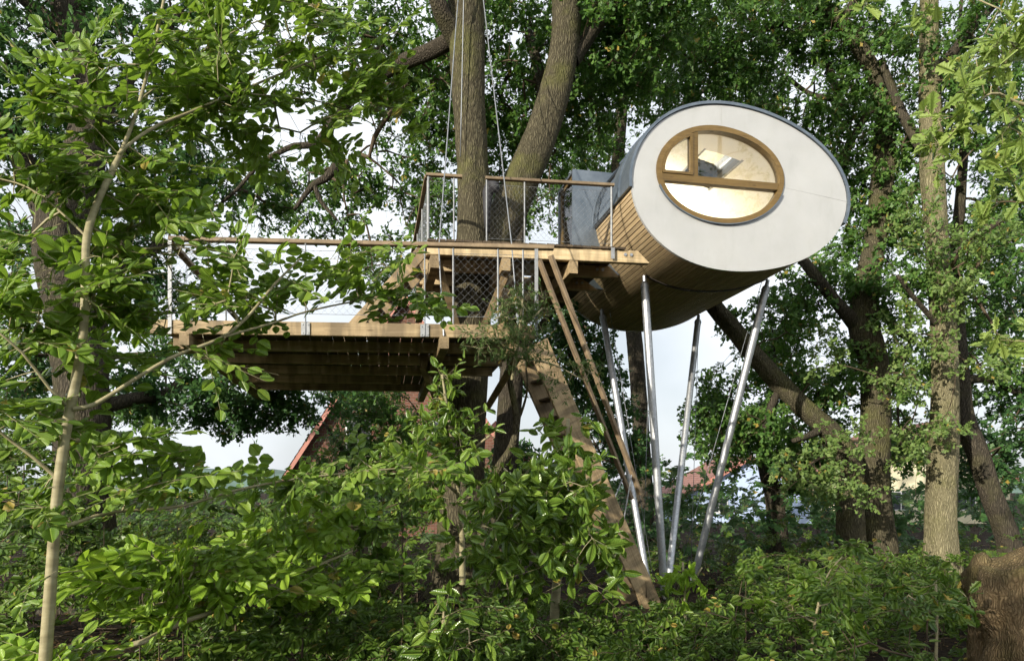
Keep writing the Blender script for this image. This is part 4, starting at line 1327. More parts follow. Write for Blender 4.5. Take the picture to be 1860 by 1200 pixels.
def spray_flat(tips, nt, nl, tl, ll, face=0.3, spread=0.75, tilt=0.28, petiole=0.0):
    """Beech-like: flat fans of alternate leaves."""
    C = np.array([t[0] for t in tips]); O = np.array([t[1] for t in tips])
    n_ = len(C)
    O = unit(O * np.array([1, 0.8, 0.25]) + rng.normal(0, 0.25, (n_, 3)))
    up = unit(np.array([0, 0, 0.8]) + SUNW * face + rng.normal(0, tilt, (n_, 3)))
    sidev = unit(np.cross(up, O)); up = np.cross(O, sidev)
    fan = (np.linspace(-spread, spread, nt)[None] + rng.normal(0, 0.15, (n_, nt))) if nt > 1 else rng.normal(0, 0.15, (n_, 1))
    td = (O[:, None] * np.cos(fan)[..., None] + sidev[:, None] * np.sin(fan)[..., None]).reshape(-1, 3)
    upT = np.repeat(up, nt, 0); sT = np.cross(upT, td)
    tlen = tl * rng.uniform(0.6, 1.1, n_ * nt)
    S = np.repeat(C, nt, 0) - td * (tlen * 0.35)[:, None]
    E = S + td * tlen[:, None] - np.array([0, 0, 0.05]) * tlen[:, None]
    k = np.tile(np.arange(nl), n_ * nt)
    f = 0.12 + 0.88 * (k + rng.uniform(-0.2, 0.2, len(k))) / max(1, nl - 1)
    sgn = np.where(k % 2 == 0, 1.0, -1.0); last = k == nl - 1
    aa = np.where(last, rng.normal(0, 0.2, len(k)), sgn * rng.uniform(0.65, 1.15, len(k)))
    tdl, sl_, upl = np.repeat(td, nl, 0), np.repeat(sT, nl, 0), np.repeat(upT, nl, 0)
    pos = np.repeat(S, nl, 0) + (np.repeat(E - S, nl, 0)) * f[:, None]
    d = unit(tdl * np.cos(aa)[:, None] + sl_ * np.sin(aa)[:, None] + rng.normal(0, 0.18, (len(k), 3)) + np.array([0, 0, -0.12]))
    nr = unit(upl + rng.normal(0, 0.24, (len(k), 3)))
    L = ll * rng.uniform(0.5, 1.25, len(k)) * (0.78 + 0.3 * np.minimum(1, 1.3 - np.abs(f - 0.6)))
    pos = pos + d * petiole
    return pos, d, nr, L, S, E

LEAFPROTO = {}
def single_leaves(name, parent, pos, d, nr, L, tmpl, mt, key):
    """Leaves one can pick apart: one object each, a few shared meshes."""
    if key not in LEAFPROTO:
        ps = []
        for i in range(10):
            ps.append(leaf_mesh(name, np.zeros((1, 3)), np.array([[1.0, 0, 0]]), np.array([[0, 0, 1.0]]), np.array([1.0]), tmpl, mt, True))
        LEAFPROTO[key] = ps
    ps = LEAFPROTO[key]
    x = unit(d); y = unit(np.cross(nr, x)); z = np.cross(x, y)
    inv = frame_of(parent).inverted()
    for i in range(len(pos)):
        o = bpy.data.objects.new(name, ps[random.randrange(len(ps))])
        COL.objects.link(o)
        o.parent = parent
        m_ = Matrix(((x[i,0]*L[i], y[i,0]*L[i], z[i,0]*L[i], pos[i,0]), (x[i,1]*L[i], y[i,1]*L[i], z[i,1]*L[i], pos[i,1]), (x[i,2]*L[i], y[i,2]*L[i], z[i,2]*L[i], pos[i,2]), (0, 0, 0, 1)))
        o.matrix_local = inv @ m_

def put(name, me, parent, kind=None):
    """Link a mesh made in world coordinates under its thing."""
    me.transform(frame_of(parent).inverted())
    o = bpy.data.objects.new(name, me); COL.objects.link(o); o.parent = parent
    FRAME[o.name] = frame_of(parent)
    if kind: o['kind'] = kind
    return o

def pxpath(pts):
    """[(px, py, depth, radius px)] -> points and radii in metres"""
    p = np.array([P(a, b2, c) for a, b2, c, r in pts]); r = np.array([r / F * c for a, b2, c, r in pts])
    return p, r

def shade_tree(name, label, x, y, h, r, n_, leafm):
    gz = float(ground_z(x, y))
    th = thing(name, label, 'tree', (x, y, gz))
    T = Tree()
    tp, tr = T.path([(x, y, gz - 0.1), (x + 0.1, y, gz + h * 0.3), (x - 0.1, y + 0.1, gz + h * 0.6), (x, y, gz + h * 0.9)], [0.3, 0.24, 0.17, 0.06], True, 0.25)
    put('trunk', trunk_mesh('trunk', tp, tr, M['bark'], 14, 0.4, 0.05, gz), th)
    q = unit(rng.normal(size=(n_, 3))) * rng.random((n_, 1)) ** 0.42
    pts = np.array([x, y, gz + h * 0.58]) + q * np.array([r, r * 0.8, h * 0.42])
    T.grow(pts, 0.5, 0.1, 0.09)
    put('branches', T.branch_mesh('branches', M['twig'], 0.006), th, 'stuff')
    pos, d, nr, L, A, B = spray_tuft(T.tips, 5, 6, 0.34, 0.15, 0.3)
    put('crown', leaf_mesh('crown', pos, d, nr, L, T_DIA, leafm), th, 'stuff')
    return th

def make_tree(name, label, trunk, limbs, blobs, barkm, leafm, nt=6, nl=7, tl=0.30, ll=0.13, cat='tree', group=None, tmpl=None, foot=True, lift=0.12, face=0.9, r0=0.0055, step=0.42, trunk_n=40, drop=0.8, twigm=None):
    p, r = pxpath(trunk)
    gz = float(ground_z(p[0, 0], p[0, 1]))
    if foot and p[0, 2] > gz - 0.05:
        q = p[0].copy(); q[2] = gz - 0.12
        p = np.vstack([q, p]); r = np.concatenate([[r[0] * 1.05], r])
    th = thing(name, label, cat, (p[0, 0], p[0, 1], gz), group=group)
    T = Tree()
    tp, tr = T.path(p, r, True, 0.12 if len(p) < 12 else 0.15)
    put('trunk', trunk_mesh('trunk', tp, tr, barkm, trunk_n, 0.45 if foot else 0.0, 0.05, gz), th)
    for lb in limbs:
        q, rr_ = pxpath(lb)
        lp, lr = T.path(q, rr_, False, 0.14)
        put('limb', trunk_mesh('limb', lp, lr, barkm if lr.max() > 0.26 else M['bark_dark'], 14 if lr.max() > 0.08 else 9, 0, 0.06), th)
    pts = blob_points(blobs, True, 1.32)
    T.grow(pts, step, lift, 0.09)
    put('branches', T.branch_mesh('branches', twigm or M['twig'], r0), th, 'stuff')
    pos, d, nr, L, A, B = spray_tuft(T.tips, nt, nl, tl, ll, face)
    x, y = pix(pos)
    keep = ~(open_sky(pos) & (rng.random(len(pos)) < drop))
    put('crown', leaf_mesh('crown', pos[keep], d[keep], nr[keep], L[keep], tmpl or T_OAK, leafm), th, 'stuff')
    put('twigs', prisms('twigs', A, B, np.full(len(A), 0.0035), np.full(len(A), 0.0018), twigm or M['twig']), th, 'stuff')
    return th

# ================================================================== the trees
make_tree('oak_tree', 'big forked oak carrying the treehouse, trunk passing through both decks',
    [(838, 1000, 12.3, 42.3), (838, 860, 12.3, 38.6), (843, 720, 12.25, 37.7), (852, 600, 12.2, 35.0), (861, 480, 12.2, 33.1), (862, 400, 12.2, 30.4), (858, 300, 12.2, 25.8), (852, 200, 12.2, 26.7), (848, 100, 12.2, 29.4), (846, 0, 12.2, 31.3), (850, -120, 12.2, 27.6), (840, -300, 12.3, 20.2)],
    [[(880, 470, 12.4, 30.4), (915, 400, 12.6, 33.1), (950, 320, 12.7, 31.3), (985, 240, 12.8, 28.5), (1010, 160, 12.8, 27.6), (1025, 80, 12.8, 25.8), (1028, 0, 12.8, 24.8), (1015, -150, 12.9, 22.1), (1030, -300, 13, 14.7)],
     [(835, 80, 12.2, 18.4), (812, 40, 12.0, 16.6), (795, 0, 11.8, 14.7), (770, -120, 11.6, 12.9)],
     [(838, 60, 12.3, 14.7), (790, 90, 12.7, 13.8), (720, 120, 13.2, 12.9), (655, 160, 13.3, 11.0), (608, 215, 13.0, 10.1), (597, 245, 13.0, 9.2), (616, 290, 13.0, 9.2), (590, 325, 13.0, 7.4), (570, 335, 13.0, 5.5), (535, 380, 13.0, 3.2)],
     [(592, 236, 13.0, 6.4), (570, 262, 13.0, 6.4), (535, 265, 13.0, 5.5), (505, 278, 13.0, 4.6), (470, 300, 13.1, 4.1), (430, 345, 13.2, 3.2), (400, 370, 13.3, 2.3)],
     [(570, 332, 13.0, 4.6), (582, 365, 13.0, 4.1), (602, 388, 13.0, 3.2), (612, 400, 13.0, 2.3)],
     [(1040, 110, 12.8, 12.9), (1090, 40, 13.2, 11.0), (1160, -20, 13.8, 9.2), (1240, -80, 14.5, 7.4)],
     [(975, 240, 12.9, 11.0), (985, 160, 14.0, 9.2), (960, 60, 15, 7.4)]],
    [(700, 70, 14.5, 260, 130, 2.6, 170), (960, 90, 15.2, 230, 200, 2.0, 260), (780, 250, 15.0, 120, 150, 1.8, 130), (950, 270, 16, 130, 110, 1.6, 110),
     (1110, 110, 14.6, 130, 160, 1.8, 130), (665, 350, 15.0, 90, 90, 1.0, 50), (560, 345, 15.0, 130, 80, 0.8, 45), (440, 350, 15.0, 120, 80, 0.8, 36), (760, 390, 15, 80, 60, 1.5, 40), (710, 490, 15.5, 70, 55, 1.0, 26), (640, 440, 15.5, 60, 40, 1.0, 14), (960, 400, 16, 80, 50, 1.5, 30), (1120, 60, 13.6, 160, 110, 1.5, 90), (900, -230, 13, 650, 190, 4.5, 200), (1310, -70, 12.4, 230, 100, 1.3, 80)],
    M['bark'], M['oak'])
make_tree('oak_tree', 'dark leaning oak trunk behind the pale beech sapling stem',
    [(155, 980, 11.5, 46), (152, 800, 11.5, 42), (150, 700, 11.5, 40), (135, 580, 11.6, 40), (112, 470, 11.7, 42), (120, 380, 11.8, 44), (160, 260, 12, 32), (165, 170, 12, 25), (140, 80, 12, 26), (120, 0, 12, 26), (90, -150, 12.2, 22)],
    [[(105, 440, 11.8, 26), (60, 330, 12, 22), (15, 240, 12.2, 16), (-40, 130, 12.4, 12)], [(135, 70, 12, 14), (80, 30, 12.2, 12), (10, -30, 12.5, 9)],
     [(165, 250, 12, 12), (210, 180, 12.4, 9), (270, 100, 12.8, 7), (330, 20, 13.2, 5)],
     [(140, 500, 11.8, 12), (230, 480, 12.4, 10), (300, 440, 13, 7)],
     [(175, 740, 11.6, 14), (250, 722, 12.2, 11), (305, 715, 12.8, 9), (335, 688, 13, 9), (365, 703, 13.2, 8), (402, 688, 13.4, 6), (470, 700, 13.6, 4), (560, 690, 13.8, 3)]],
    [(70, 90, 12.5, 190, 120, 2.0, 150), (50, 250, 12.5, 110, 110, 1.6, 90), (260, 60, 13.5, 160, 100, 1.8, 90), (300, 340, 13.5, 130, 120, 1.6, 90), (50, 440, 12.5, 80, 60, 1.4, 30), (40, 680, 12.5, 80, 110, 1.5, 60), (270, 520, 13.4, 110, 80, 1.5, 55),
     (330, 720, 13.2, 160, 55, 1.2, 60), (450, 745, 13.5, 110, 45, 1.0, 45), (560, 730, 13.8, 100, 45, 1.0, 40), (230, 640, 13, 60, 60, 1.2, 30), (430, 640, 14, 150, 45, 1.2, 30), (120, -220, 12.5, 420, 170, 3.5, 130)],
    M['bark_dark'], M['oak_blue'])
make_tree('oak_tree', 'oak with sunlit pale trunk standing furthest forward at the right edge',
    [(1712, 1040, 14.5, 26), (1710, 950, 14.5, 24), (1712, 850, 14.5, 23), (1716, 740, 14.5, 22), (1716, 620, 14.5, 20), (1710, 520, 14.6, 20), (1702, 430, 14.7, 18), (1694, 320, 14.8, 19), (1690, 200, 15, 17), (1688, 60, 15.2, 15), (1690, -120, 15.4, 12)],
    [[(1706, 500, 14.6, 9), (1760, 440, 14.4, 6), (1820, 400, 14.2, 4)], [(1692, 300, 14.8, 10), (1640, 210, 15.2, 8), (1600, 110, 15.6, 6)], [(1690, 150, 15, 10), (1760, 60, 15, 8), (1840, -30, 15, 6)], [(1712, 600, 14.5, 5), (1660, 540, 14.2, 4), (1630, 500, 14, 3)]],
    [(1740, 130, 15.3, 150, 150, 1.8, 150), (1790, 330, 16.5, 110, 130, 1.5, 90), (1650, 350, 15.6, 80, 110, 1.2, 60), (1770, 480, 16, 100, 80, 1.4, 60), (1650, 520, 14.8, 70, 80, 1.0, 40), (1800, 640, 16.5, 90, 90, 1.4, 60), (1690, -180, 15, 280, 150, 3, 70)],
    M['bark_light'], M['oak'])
make_tree('oak_tree', 'branching oak whose trunk shows sunlit patches right of the poles',
    [(1597, 990, 15.5, 28), (1585, 880, 15.5, 27), (1590, 760, 15.5, 24), (1588, 660, 15.5, 22), (1570, 590, 15.5, 24), (1575, 520, 15.6, 20), (1590, 430, 15.8, 17), (1605, 300, 16, 18), (1608, 220, 16, 16), (1595, 150, 16, 13), (1570, 100, 16, 12), (1535, 50, 16.2, 11), (1490, 10, 16.5, 9), (1440, 0, 16.8, 6)],
    [[(1555, 590, 15.5, 13), (1520, 550, 15.3, 10), (1480, 500, 15.2, 9), (1440, 450, 15.4, 8)], [(1530, 40, 16.2, 7), (1550, 0, 16, 6), (1565, -80, 16, 5)], [(1600, 180, 16, 8), (1560, 230, 16.3, 6), (1530, 300, 16.5, 8), (1535, 400, 16.5, 9)], [(1530, 190, 16.4, 6), (1505, 120, 16.8, 6), (1485, 40, 17, 5)], [(1530, 185, 16.4, 5), (1470, 170, 16.8, 4), (1430, 140, 17, 3)],
     [(1600, 560, 15.6, 9), (1630, 600, 15.8, 7), (1660, 620, 16, 5)], [(1490, 15, 16.5, 6), (1400, 50, 16.8, 5), (1330, 80, 17, 4), (1250, 110, 17.2, 3)]],
    [(1310, 70, 16.8, 140, 90, 1.6, 130), (1450, 60, 17, 140, 90, 1.6, 120), (1560, 90, 16.5, 120, 120, 1.5, 110), (1400, 200, 17, 130, 70, 1.5, 90), (1540, 260, 16.5, 110, 110, 1.5, 110), (1260, 140, 17, 90, 60, 1.5, 60), (1580, 420, 16.4, 80, 100, 1.2, 70), (1480, 520, 15.8, 90, 60, 1.0, 50), (1630, 660, 16.2, 70, 80, 1.2, 50), (1650, 800, 17.5, 70, 60, 1.2, 45), (1480, 790, 17.5, 60, 50, 1.2, 35), (1520, 680, 16.2, 70, 70, 1.2, 45), (1450, -170, 16.5, 380, 140, 3, 90)],
    M['bark'], M['oak'])
make_tree('oak_tree', 'slanting oak stem leaning left behind the steel poles',
    [(1547, 990, 15.0, 22), (1543, 900, 15, 21), (1545, 840, 15, 20), (1515, 790, 15, 18), (1470, 750, 15, 17), (1425, 705, 15.1, 17), (1375, 650, 15.2, 16), (1335, 600, 15.4, 15), (1300, 560, 15.6, 14), (1260, 500, 16, 12), (1230, 420, 16.5, 10), (1200, 300, 17, 8)],
    [[(1500, 775, 15, 8), (1470, 790, 14.8, 6), (1440, 800, 14.6, 4)], [(1420, 700, 15.1, 7), (1400, 740, 15.2, 7), (1385, 790, 15.2, 5)]],
    [(1400, 600, 15.8, 90, 60, 1.0, 45), (1460, 690, 15.6, 80, 60, 1.0, 45), (1330, 720, 16, 70, 70, 1.0, 45), (1290, 780, 16, 70, 60, 1.0, 40), (1390, 790, 15.6, 80, 60, 1.0, 40), (1200, 260, 17.5, 70, 80, 1.0, 30)],
    M['bark'], M['oak'])
make_tree('oak_tree', 'crooked dark trunk just right of the sunlit pale oak',
    [(1835, 990, 16, 18), (1800, 900, 16, 17), (1778, 830, 16, 17), (1752, 760, 16, 16), (1746, 690, 16, 14), (1738, 600, 16.2, 14), (1735, 480, 16.4, 11), (1745, 350, 16.6, 8), (1752, 220, 16.8, 6), (1742, 80, 17, 4), (1750, -40, 17.2, 2)],
    [[(1748, 690, 16, 9), (1800, 690, 16.2, 7), (1860, 720, 16.5, 5)]],
    [(1830, 560, 17.5, 80, 90, 1.3, 60), (1840, 750, 17, 70, 70, 1.3, 50), (1800, 850, 16.8, 70, 60, 1.2, 45), (1850, 400, 17.5, 60, 110, 1.3, 50), (1840, 200, 17.5, 60, 120, 1.3, 60)],
    M['bark_dark'], M['oak_blue'])
make_tree('slender_tree', 'slender dark stem standing between slanting oak and rightmost pole',
    [(1412, 960, 18, 16), (1405, 900, 18, 14), (1388, 830, 18, 12), (1398, 750, 18, 11), (1408, 690, 18, 8), (1400, 620, 18.3, 5)],
    [], [(1420, 640, 18.5, 90, 70, 1.2, 60), (1350, 800, 18.5, 60, 60, 1.0, 45), (1450, 850, 18, 60, 60, 1.0, 45)], M['bark_dark'], M['oak'])
make_tree('slender_tree', 'dark ivy clad trunk behind the stair and the knee brace',
    [(912, 970, 14.5, 24), (915, 880, 14.5, 21), (922, 780, 14.5, 20), (928, 690, 14.5, 20), (930, 600, 14.6, 18), (934, 500, 14.8, 15), (945, 380, 15, 12)],
    [[(925, 700, 14.5, 9), (960, 620, 14.9, 7), (1010, 560, 15.3, 5)]],
    [(1020, 560, 16, 50, 60, 1.2, 45), (1060, 650, 16.5, 70, 80, 1.2, 80), (1100, 740, 17, 60, 70, 1.2, 60), (970, 660, 16, 50, 60, 1.0, 35), (1130, 830, 17, 70, 50, 1.2, 50), (930, 850, 15.5, 40, 60, 0.8, 30)],
    M['bark_dark'], M['oak_blue'])
make_tree('oak_tree', 'far oak whose crown fills the gap above the cabin roof',
    [(1170, 960, 21, 16), (1165, 800, 21, 14), (1150, 600, 21, 13), (1120, 400, 21, 12), (1130, 200, 21, 9), (1150, 50, 21, 6)],
    [[(1140, 300, 21, 6), (1230, 200, 21.5, 5), (1300, 150, 22, 3)], [(1125, 420, 21, 6), (1060, 330, 21.3, 4)]],
    [(1180, 80, 22, 130, 110, 2.0, 130), (1100, 260, 21.5, 70, 90, 1.5, 60), (1330, 170, 22, 130, 80, 2, 90), (1060, 350, 21, 50, 60, 1.5, 35), (1140, 470, 21.5, 50, 60, 1.5, 30), (1310, 310, 18.5, 60, 50, 1.0, 50)],
    M['bark_dark'], M['oak'], ll=0.145, tl=0.36, tmpl=T_DIA)
make_tree('oak_tree', 'far left oak showing below the lower deck beyond the railing',
    [(165, 960, 22, 14), (160, 850, 22, 13), (168, 700, 22, 12), (190, 560, 22, 10), (230, 420, 22, 7)],
    [[(180, 650, 22, 6), (300, 640, 22, 4)]],
    [(60, 560, 22, 60, 60, 2, 30), (330, 640, 22, 100, 60, 1.5, 45), (620, 690, 22, 60, 40, 1.2, 25), (250, 760, 22, 100, 40, 1.5, 40), (60, 760, 22, 110, 90, 2, 80), (500, 380, 22, 120, 60, 2, 30)],
    M['bark_dark'], M['oak'], ll=0.145, tl=0.36, tmpl=T_DIA)

make_tree('hawthorn_tree', 'dense dark thorn tree hiding the brick gable under the deck',
    [(650, 960, 16.5, 10), (655, 880, 16.5, 9), (640, 810, 16.5, 7), (660, 750, 16.4, 5)],
    [[(652, 860, 16.5, 5), (610, 800, 16.3, 4), (590, 770, 16.2, 3)], [(655, 850, 16.5, 5), (720, 790, 16.4, 4), (760, 750, 16.4, 3)]],
    [(680, 740, 16.5, 70, 40, 1.0, 60), (740, 790, 16.3, 60, 60, 1.0, 50), (640, 820, 16.3, 60, 50, 0.8, 40), (700, 860, 16.2, 90, 50, 1.0, 50), (590, 850, 16.2, 50, 35, .6, 20)],
    M['bark_dark'], M['oak'], ll=0.10)

# unseen oaks added behind the viewer to shade low growth and mirror in the front
shade_tree('oak_tree', 'unseen small oak added at the near left to shade the low growth', -5.6, -5.4, 7.0, 2.1, 200, M['oak'])
shade_tree('oak_tree', 'unseen small oak added behind the viewer to shade the low growth', -2.2, -7.8, 7.2, 2.3, 200, M['oak'])

shade_tree('oak_tree', 'unseen tall oak added far to the side to mirror in the white front', 19.0, -7.0, 24.0, 6.5, 420, M['oak'])  # added out of view for its reflection in the front panels

# ------------------------------------------------------------------ forked climbing stem beside the trunk (moss green)
mv = thing('climbing_stem', 'moss green bent stem rising beside the big oak trunk', 'stem', gp(876, 980, 11.4))
p, r = catmull(*pxpath([(872, 1120, 11.4, 11), (876, 990, 11.3, 10), (880, 900, 11.2, 9), (905, 850, 11.0, 8), (930, 810, 10.9, 7), (938, 760, 10.8, 6), (926, 690, 10.6, 5.5), (925, 650, 10.4, 5)]), 0.08)
put('stem', trunk_mesh('stem', p, r, M['bark'], 10, 0, 0.05), mv)
p, r = catmull(*pxpath([(934, 780, 10.85, 3), (950, 740, 10.8, 2.4), (958, 700, 10.7, 1.8), (952, 640, 10.6, 1.2)]), 0.08)
put('side_shoot', trunk_mesh('side_shoot', p, r, M['bark'], 6, 0, 0.05), mv)

# ------------------------------------------------------------------ near shrubs and saplings
def make_shrub(name, label, base, stems, blobs, leafm, barkm, flat=True, nt=3, nl=9, tl=0.30, ll=0.085, singles=0, tmpl=T_BEECH, key='beech', cat='shrub', face=0.9, lift=0.05, r0=0.0035, step=0.25, tilt=0.38, sky_test=False, group=None, stem_n=12, foot=True, spread=0.75, dens=1.0, clear=None):
    th = thing(name, label, cat, base, group=group)
    T = Tree()
    for i, st in enumerate(stems):
        q, rr_ = pxpath(st)
        sp, sr = T.path(q, rr_, i == 0, 0.07)
        put('stem' if i == 0 else 'branch', trunk_mesh('stem', sp, sr, barkm, stem_n if sr.max() > 0.02 else 6, 0, 0.03), th)
    pts = blob_points(blobs, sky_test, dens)
    T.grow(pts, step, lift, 0.08)
    put('twigs', T.branch_mesh('twigs', barkm, r0, 0.4, 0.03), th, 'stuff')
    pos, d, nr, L, A, B = (spray_flat(T.tips, nt, nl, tl, ll, face, spread, tilt) if flat else spray_tuft(T.tips, nt, nl, tl, ll, face))
    put('shoots', prisms('shoots', A, B, np.full(len(A), 0.0022), np.full(len(A), 0.0012), barkm), th, 'stuff')
    for poly in clear or ():
        x, y = pix(pos)
        k_ = ~(in_poly(x + rng.normal(0, 8, len(x)), y + rng.normal(0, 8, len(y)), poly) & (rng.random(len(x)) < 0.85))
        pos, d, nr, L = pos[k_], d[k_], nr[k_], L[k_]
    if singles:
        x, y = pix(pos)
        vis = (x > -20) & (x < 1880) & (y > -20) & (y < 1220) & (pos[:, 1] > 1.0)
        score = np.where(vis, L / pos[:, 1], 0)
        o = np.argsort(-score)
        big, rest = o[:singles], o[singles:]
        single_leaves('leaf', th, pos[big], d[big], nr[big], L[big], tmpl, leafm, key)
    else:
        rest = np.arange(len(pos))
    if len(rest):
        put('foliage', leaf_mesh('foliage', pos[rest], d[rest], nr[rest], L[rest], tmpl, leafm, True), th, 'stuff')
    return th

make_shrub('beech_sapling', 'tall beech sapling with pale bent stem rising through the near leaves', gp(78, 1215, 3.6),
    [[(74, 1330, 3.6, 11.81), (82, 1200, 3.6, 11.07), (95, 1020, 3.6, 9.96), (104, 900, 3.6, 9.22), (122, 770, 3.65, 8.86), (140, 680, 3.7, 8.49), (152, 600, 3.7, 7.38), (155, 500, 3.75, 6.64), (158, 430, 3.8, 6.64), (176, 370, 3.9, 5.90), (204, 310, 4, 5.54), (225, 265, 4.1, 3.69), (255, 180, 4.2, 2.95), (285, 60, 4.4, 2.58), (310, -60, 4.6, 2.21)],
     [(132, 742, 3.65, 5.17), (170, 735, 3.7, 4.43), (230, 698, 3.75, 4.06), (310, 650, 3.85, 3.69), (400, 614, 4, 3.32), (450, 575, 4.1, 2.95), (500, 515, 4.2, 2.58), (545, 470, 4.3, 1.48)],
     [(405, 612, 4, 2.58), (500, 585, 4.3, 2.21), (560, 565, 4.5, 1.84), (660, 545, 4.8, 1.48), (790, 530, 5.1, 0.74)],
     [(215, 280, 4.05, 3.32), (250, 250, 4.1, 2.95), (290, 226, 4.2, 2.95), (345, 204, 4.3, 2.58), (430, 168, 4.5, 2.21), (520, 130, 4.7, 1.84), (620, 90, 4.9, 1.48), (720, 60, 5.1, 0.74)],
     [(104, 960, 3.6, 4.43), (150, 945, 3.65, 3.32), (200, 930, 3.75, 2.95), (330, 918, 4, 2.58), (450, 885, 4.3, 2.21), (600, 862, 4.7, 1.84), (840, 840, 5.2, 1.11)],
     [(120, 735, 3.65, 3.69), (90, 705, 3.6, 2.95), (40, 640, 3.5, 2.58), (-20, 590, 3.4, 2.21)],
     [(100, 865, 3.6, 3.69), (60, 830, 3.55, 3.32), (20, 800, 3.5, 2.95), (-30, 760, 3.4, 2.21)],
     [(157, 430, 3.8, 2.58), (110, 385, 3.8, 2.21), (50, 340, 3.8, 1.84), (-20, 320, 3.8, 1.48)],
     [(255, 180, 4.2, 1.48), (420, 60, 4.6, 1.18), (560, 10, 4.9, 0.74)], [(430, 168, 4.5, 1.48), (600, 190, 4.9, 1.18), (720, 250, 5.2, 0.74)]],
    [(430, 40, 4.7, 190, 70, .5, 26), (330, 140, 4.5, 200, 80, .5, 34), (590, 110, 4.9, 150, 90, .5, 22), (180, 230, 4.2, 120, 70, .4, 18), (70, 320, 3.9, 100, 60, .4, 14), (260, 340, 4.2, 120, 70, .4, 18), (430, 210, 4.6, 150, 60, .5, 16), (270, 430, 4.1, 120, 60, .4, 12),
     (90, 470, 3.9, 110, 50, .4, 12), (60, 580, 3.8, 80, 60, .4, 12), (190, 560, 3.9, 90, 60, .4, 12), (430, 490, 4.3, 150, 55, .4, 16), (620, 500, 4.7, 140, 55, .4, 14), (740, 540, 5.0, 80, 40, .3, 7), (240, 540, 4.1, 100, 60, .4, 9), (130, 650, 3.8, 90, 40, .4, 8), (450, 560, 4.2, 120, 30, .4, 8), (400, 650, 4.1, 50, 30, .3, 3),
     (60, 740, 3.7, 80, 60, .4, 7), (230, 800, 3.9, 110, 40, .4, 8), (50, 900, 3.6, 60, 50, .3, 4), (260, 880, 3.9, 130, 35, .3, 8), (520, 870, 4.5, 180, 30, .4, 14), (720, 850, 5.0, 120, 30, .4, 9), (690, 200, 5.1, 90, 80, .3, 8), (110, 1060, 3.6, 70, 30, .3, 2), (560, 240, 4.8, 80, 60, .3, 7)],
    M['beech'], M['beech_bark'], singles=300, cat='sapling', tl=0.46, ll=0.082, nl=10, nt=2, tilt=0.30, face=1.0, spread=0.5, dens=1.25, clear=[[(262, 420), (420, 425), (400, 470), (335, 500), (330, 640), (262, 630)], [(470, 612), (780, 612), (770, 715), (470, 715)], [(490, 190), (560, 190), (565, 315), (490, 315)], [(0, 345), (65, 345), (65, 395), (0, 395)], [(55, 475), (110, 475), (110, 600), (60, 600)]])

make_shrub('beech_shrub', 'low beech with bright lime green leaves in layered fans at lower left', gp(190, 1230, 3.9),
    [[(130, 1290, 3.9, 6), (200, 1190, 3.95, 6), (260, 1165, 4.0, 5.5), (330, 1130, 4.2, 5), (400, 1105, 4.4, 4), (520, 1050, 4.7, 3), (640, 1000, 5.0, 2)], [(400, 1105, 4.4, 3), (480, 1010, 4.8, 2), (560, 960, 5.1, 1.5)], [(300, 1145, 4.1, 3), (340, 1060, 4.3, 2), (360, 1010, 4.5, 1.5)]],
    [(260, 1040, 4.1, 120, 30, .3, 10), (330, 1090, 4.2, 90, 30, .3, 9), (430, 1050, 4.5, 120, 35, .35, 16), (560, 1060, 4.8, 90, 40, .3, 12), (520, 980, 5.0, 110, 35, .35, 14), (620, 950, 5.2, 80, 30, .3, 9), (120, 1180, 3.8, 100, 30, .3, 8), (330, 1010, 4.4, 100, 25, .3, 10)],
    M['lime'], M['beech_bark'], singles=220, key='lime', ll=0.095, tilt=0.2, face=0.9, tl=0.42, nt=2, nl=9, spread=0.5, dens=1.2)

def laurel_spray(T, nl=9, ll=0.13):
    return spray_tuft(T.tips, 2, nl, 0.22, ll, 0.5)
make_shrub('laurel_shrub', 'big glossy cherry laurel in front of the timber stair', gp(1010, 1090, 6.6),
    [[(1005, 1150, 6.6, 9), (1012, 1050, 6.6, 8), (1022, 950, 6.5, 7), (1028, 850, 6.4, 5), (1032, 760, 6.4, 3)], [(1020, 960, 6.5, 5), (960, 900, 6.3, 4), (915, 850, 6.2, 2)], [(1022, 920, 6.5, 5), (1060, 890, 6.3, 4), (1090, 870, 6.2, 2)], [(1012, 1040, 6.6, 5), (940, 990, 6.2, 4), (890, 960, 6.0, 2)], [(1015, 1000, 6.5, 5), (1060, 980, 6.2, 4), (1100, 965, 6.0, 2)]],
    [(1028, 795, 6.4, 28, 50, .2, 9), (1005, 865, 6.3, 75, 45, .4, 18), (960, 910, 6.2, 90, 50, .4, 22), (1055, 905, 6.2, 50, 45, .4, 12), (900, 980, 6.0, 80, 60, .4, 18), (1010, 980, 6.0, 110, 60, .4, 24), (1085, 985, 6.1, 45, 40, .3, 8), (960, 1060, 5.9, 120, 50, .4, 18)],
    M['laurel'], M['beech_bark'], flat=False, nt=2, nl=5, tl=0.26, ll=0.15, singles=300, tmpl=T_LAUREL, key='laurel', face=1.0)
